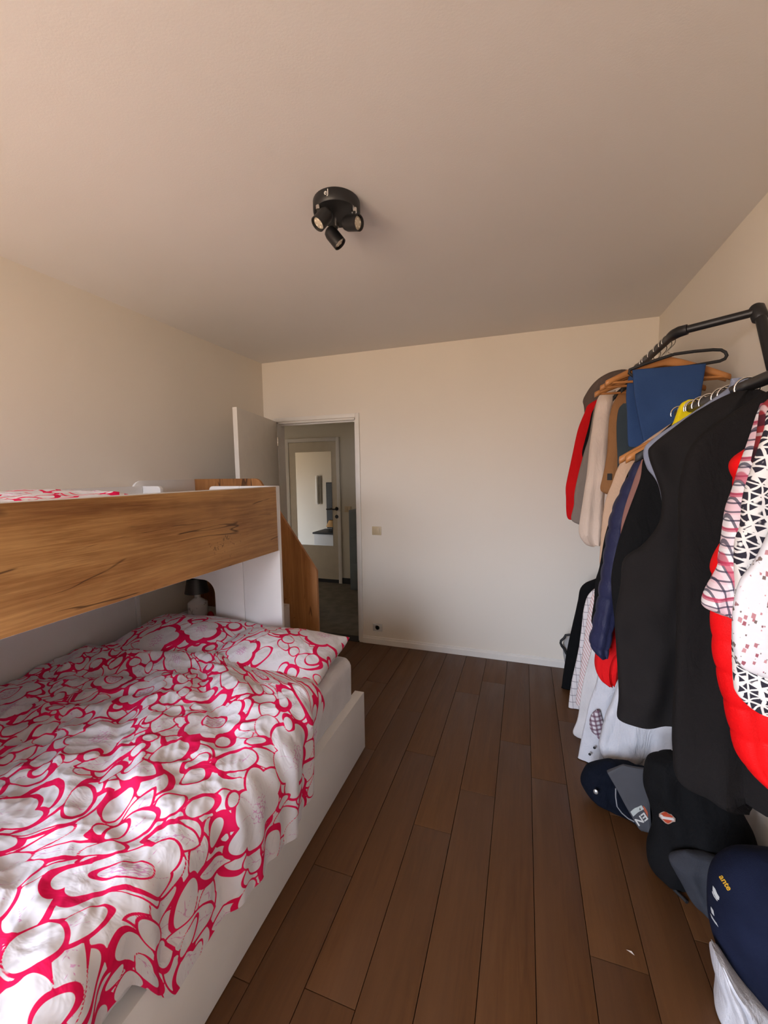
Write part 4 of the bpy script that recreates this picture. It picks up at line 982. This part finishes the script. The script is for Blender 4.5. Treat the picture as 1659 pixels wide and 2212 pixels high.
sh_ = [(1428, 1763), (1433, 1760), (1437, 1758.5), (1443, 1757.5), (1448, 1760), (1453, 1762), (1454, 1766), (1459, 1768), (1459, 1775), (1453, 1776), (1448, 1779), (1443, 1780.5), (1437, 1778), (1432, 1773), (1428, 1769)]
decal('badge', sh_, bt, plain('badge_rim', (.40, .28, .22), .6), g, .006, flat=(1443, 1769))
decal('badge_shield', [(1433, 1762.5), (1438, 1760), (1443, 1759), (1448, 1761.5), (1453, 1764), (1452, 1773), (1447, 1777), (1443, 1779), (1438, 1776), (1434, 1772)], bt, plain('badge_orange', (.42, .055, .02), .6), g, .008, flat=(1443, 1769))
decal('badge_bar', [(1430, 1764.5), (1441, 1767), (1456, 1769), (1456, 1773), (1441, 1770.5), (1430, 1768.5)], bt, plain('badge_white', (.62, .58, .55), .6), g, .010, flat=(1443, 1769))
heap('sweater', 'dark grey sweater spilling from under the black jacket heap', 'sweater', 1.575, [(1838, 1478, 1620, .4), (1852, 1448, 1640, .9), (1880, 1456, 1640, 1), (1905, 1469, 1640, 1), (1945, 1496, 1640, 1), (1972, 1515, 1620, .8)], M_GREYF, .055, fold=.008)
stp = thing('strap', 'thin black strap lying on the floorboards beside the grey sweater', 'strap', P(1470, 1935, z=.003), None)
tube('strap_band', [P(1456, 1921, z=.006), P(1466, 1931, z=.007), P(1476, 1940, z=.006), P(1484, 1949, z=.007)], .006, M_BLACKP, stp, n=8)
g = heap('cushion', 'round navy velour cushion with yellow and white lettering on the pile', 'cushion', 1.335, [(1846, 1640, 1760, .25), (1850, 1606, 1795, .45), (1858, 1580, 1820, .65), (1876, 1555, 1845, .85), (1904, 1539, 1862, .97), (1942, 1533, 1868, 1), (1994, 1536, 1866, 1), (2051, 1553, 1850, .95), (2103, 1585, 1820, .8), (2147, 1631, 1780, .5), (2162, 1665, 1745, .25)], M_NAVYV, .13, fold=.003)
bt = bvh(g.children[0]); M_YT = plain('yellow_thread', (.62, .34, .02), .6)
decal_text('lettering', 'ante', (1567, 1907), (11.5, 18), (15, -7), bt, M_YT, g, .002)
M_WT = plain('white_thread', (.55, .57, .56), .6)
decal('white_mark', [(1541.5, 1915), (1545, 1920), (1549, 1930), (1554, 1938), (1553, 1944), (1549, 1943), (1544, 1933), (1541, 1924)], bt, M_WT, g)
decal('white_mark', [(1540, 1926), (1543, 1935), (1548, 1943), (1551, 1946), (1549, 1946), (1544, 1939), (1540, 1930)], bt, M_WT, g)
decal('white_mark', [(1537, 1960), (1541, 1967), (1543, 1979), (1539, 1974), (1537, 1966)], bt, M_WT, g)
decal('white_mark', [(1536, 1975), (1541, 1984), (1548, 1994), (1552, 2003), (1546, 1996), (1539, 1985)], bt, M_WT, g)
heap('towel', 'crumpled white cloth on the floor under the navy cushion', 'cloth', 1.255, [(2058, 1542, 1556, .5), (2085, 1545, 1585, .9), (2126, 1551, 1640, 1), (2150, 1548, 1665, 1), (2190, 1550, 1680, 1), (2225, 1552, 1690, 1)], M_WHC, .07, fold=.010)
# small bag by the baseboard behind the black cardigan
q0, q1 = P(1217, 1371, y=3.20), P(1240, 1412, y=3.20)
sbg = thing('shoulder_bag', 'small pale shoulder bag with dark strap by the back wall', 'bag', ((q0.x+q1.x)/2+.03, 3.2, .003))
loft('body', [(q0.x+.03, q0.x+.16, 3.2, q0.z, .02), (q0.x+.005, q0.x+.17, 3.2, q0.z-.04, .04), (q0.x, q0.x+.18, 3.2, q0.z-.10, .045), (q0.x+.02, q0.x+.18, 3.2, .06, .045), (q0.x+.04, q0.x+.17, 3.2, .004, .04)], fabric('pale_canvas', (.42, .41, .40)), sbg, fold=.006, seed=1)
tube('strap', [P(a, b, y=3.14) for a, b in ((1232, 1371), (1222, 1372), (1219, 1378), (1212, 1384), (1211, 1389), (1214, 1396), (1219, 1402), (1223, 1411), (1228, 1418))], .009, M_BLACKP, sbg, n=8)
# tiny white scuff mark on the floorboards, built as a thin flake
sc_ = thing('floor_scuff', 'tiny white scuff mark on the brown floorboards', 'scuff_flake', P(1360, 2056, z=.001))
c0, c1 = P(1352, 2051, z=.002), P(1371, 2064, z=.002); w_ = Vector((.004, .003, 0))
mk('scuff_flake', [tuple(c0), tuple((c0+c1)/2+w_+Vector((0, 0, .003))), tuple(c1), tuple((c0+c1)/2-w_*.3+Vector((0, 0, .001)))], [(0, 1, 2, 3)], plain('scuff_white', (.5, .42, .36), .8), sc_, smooth=False)
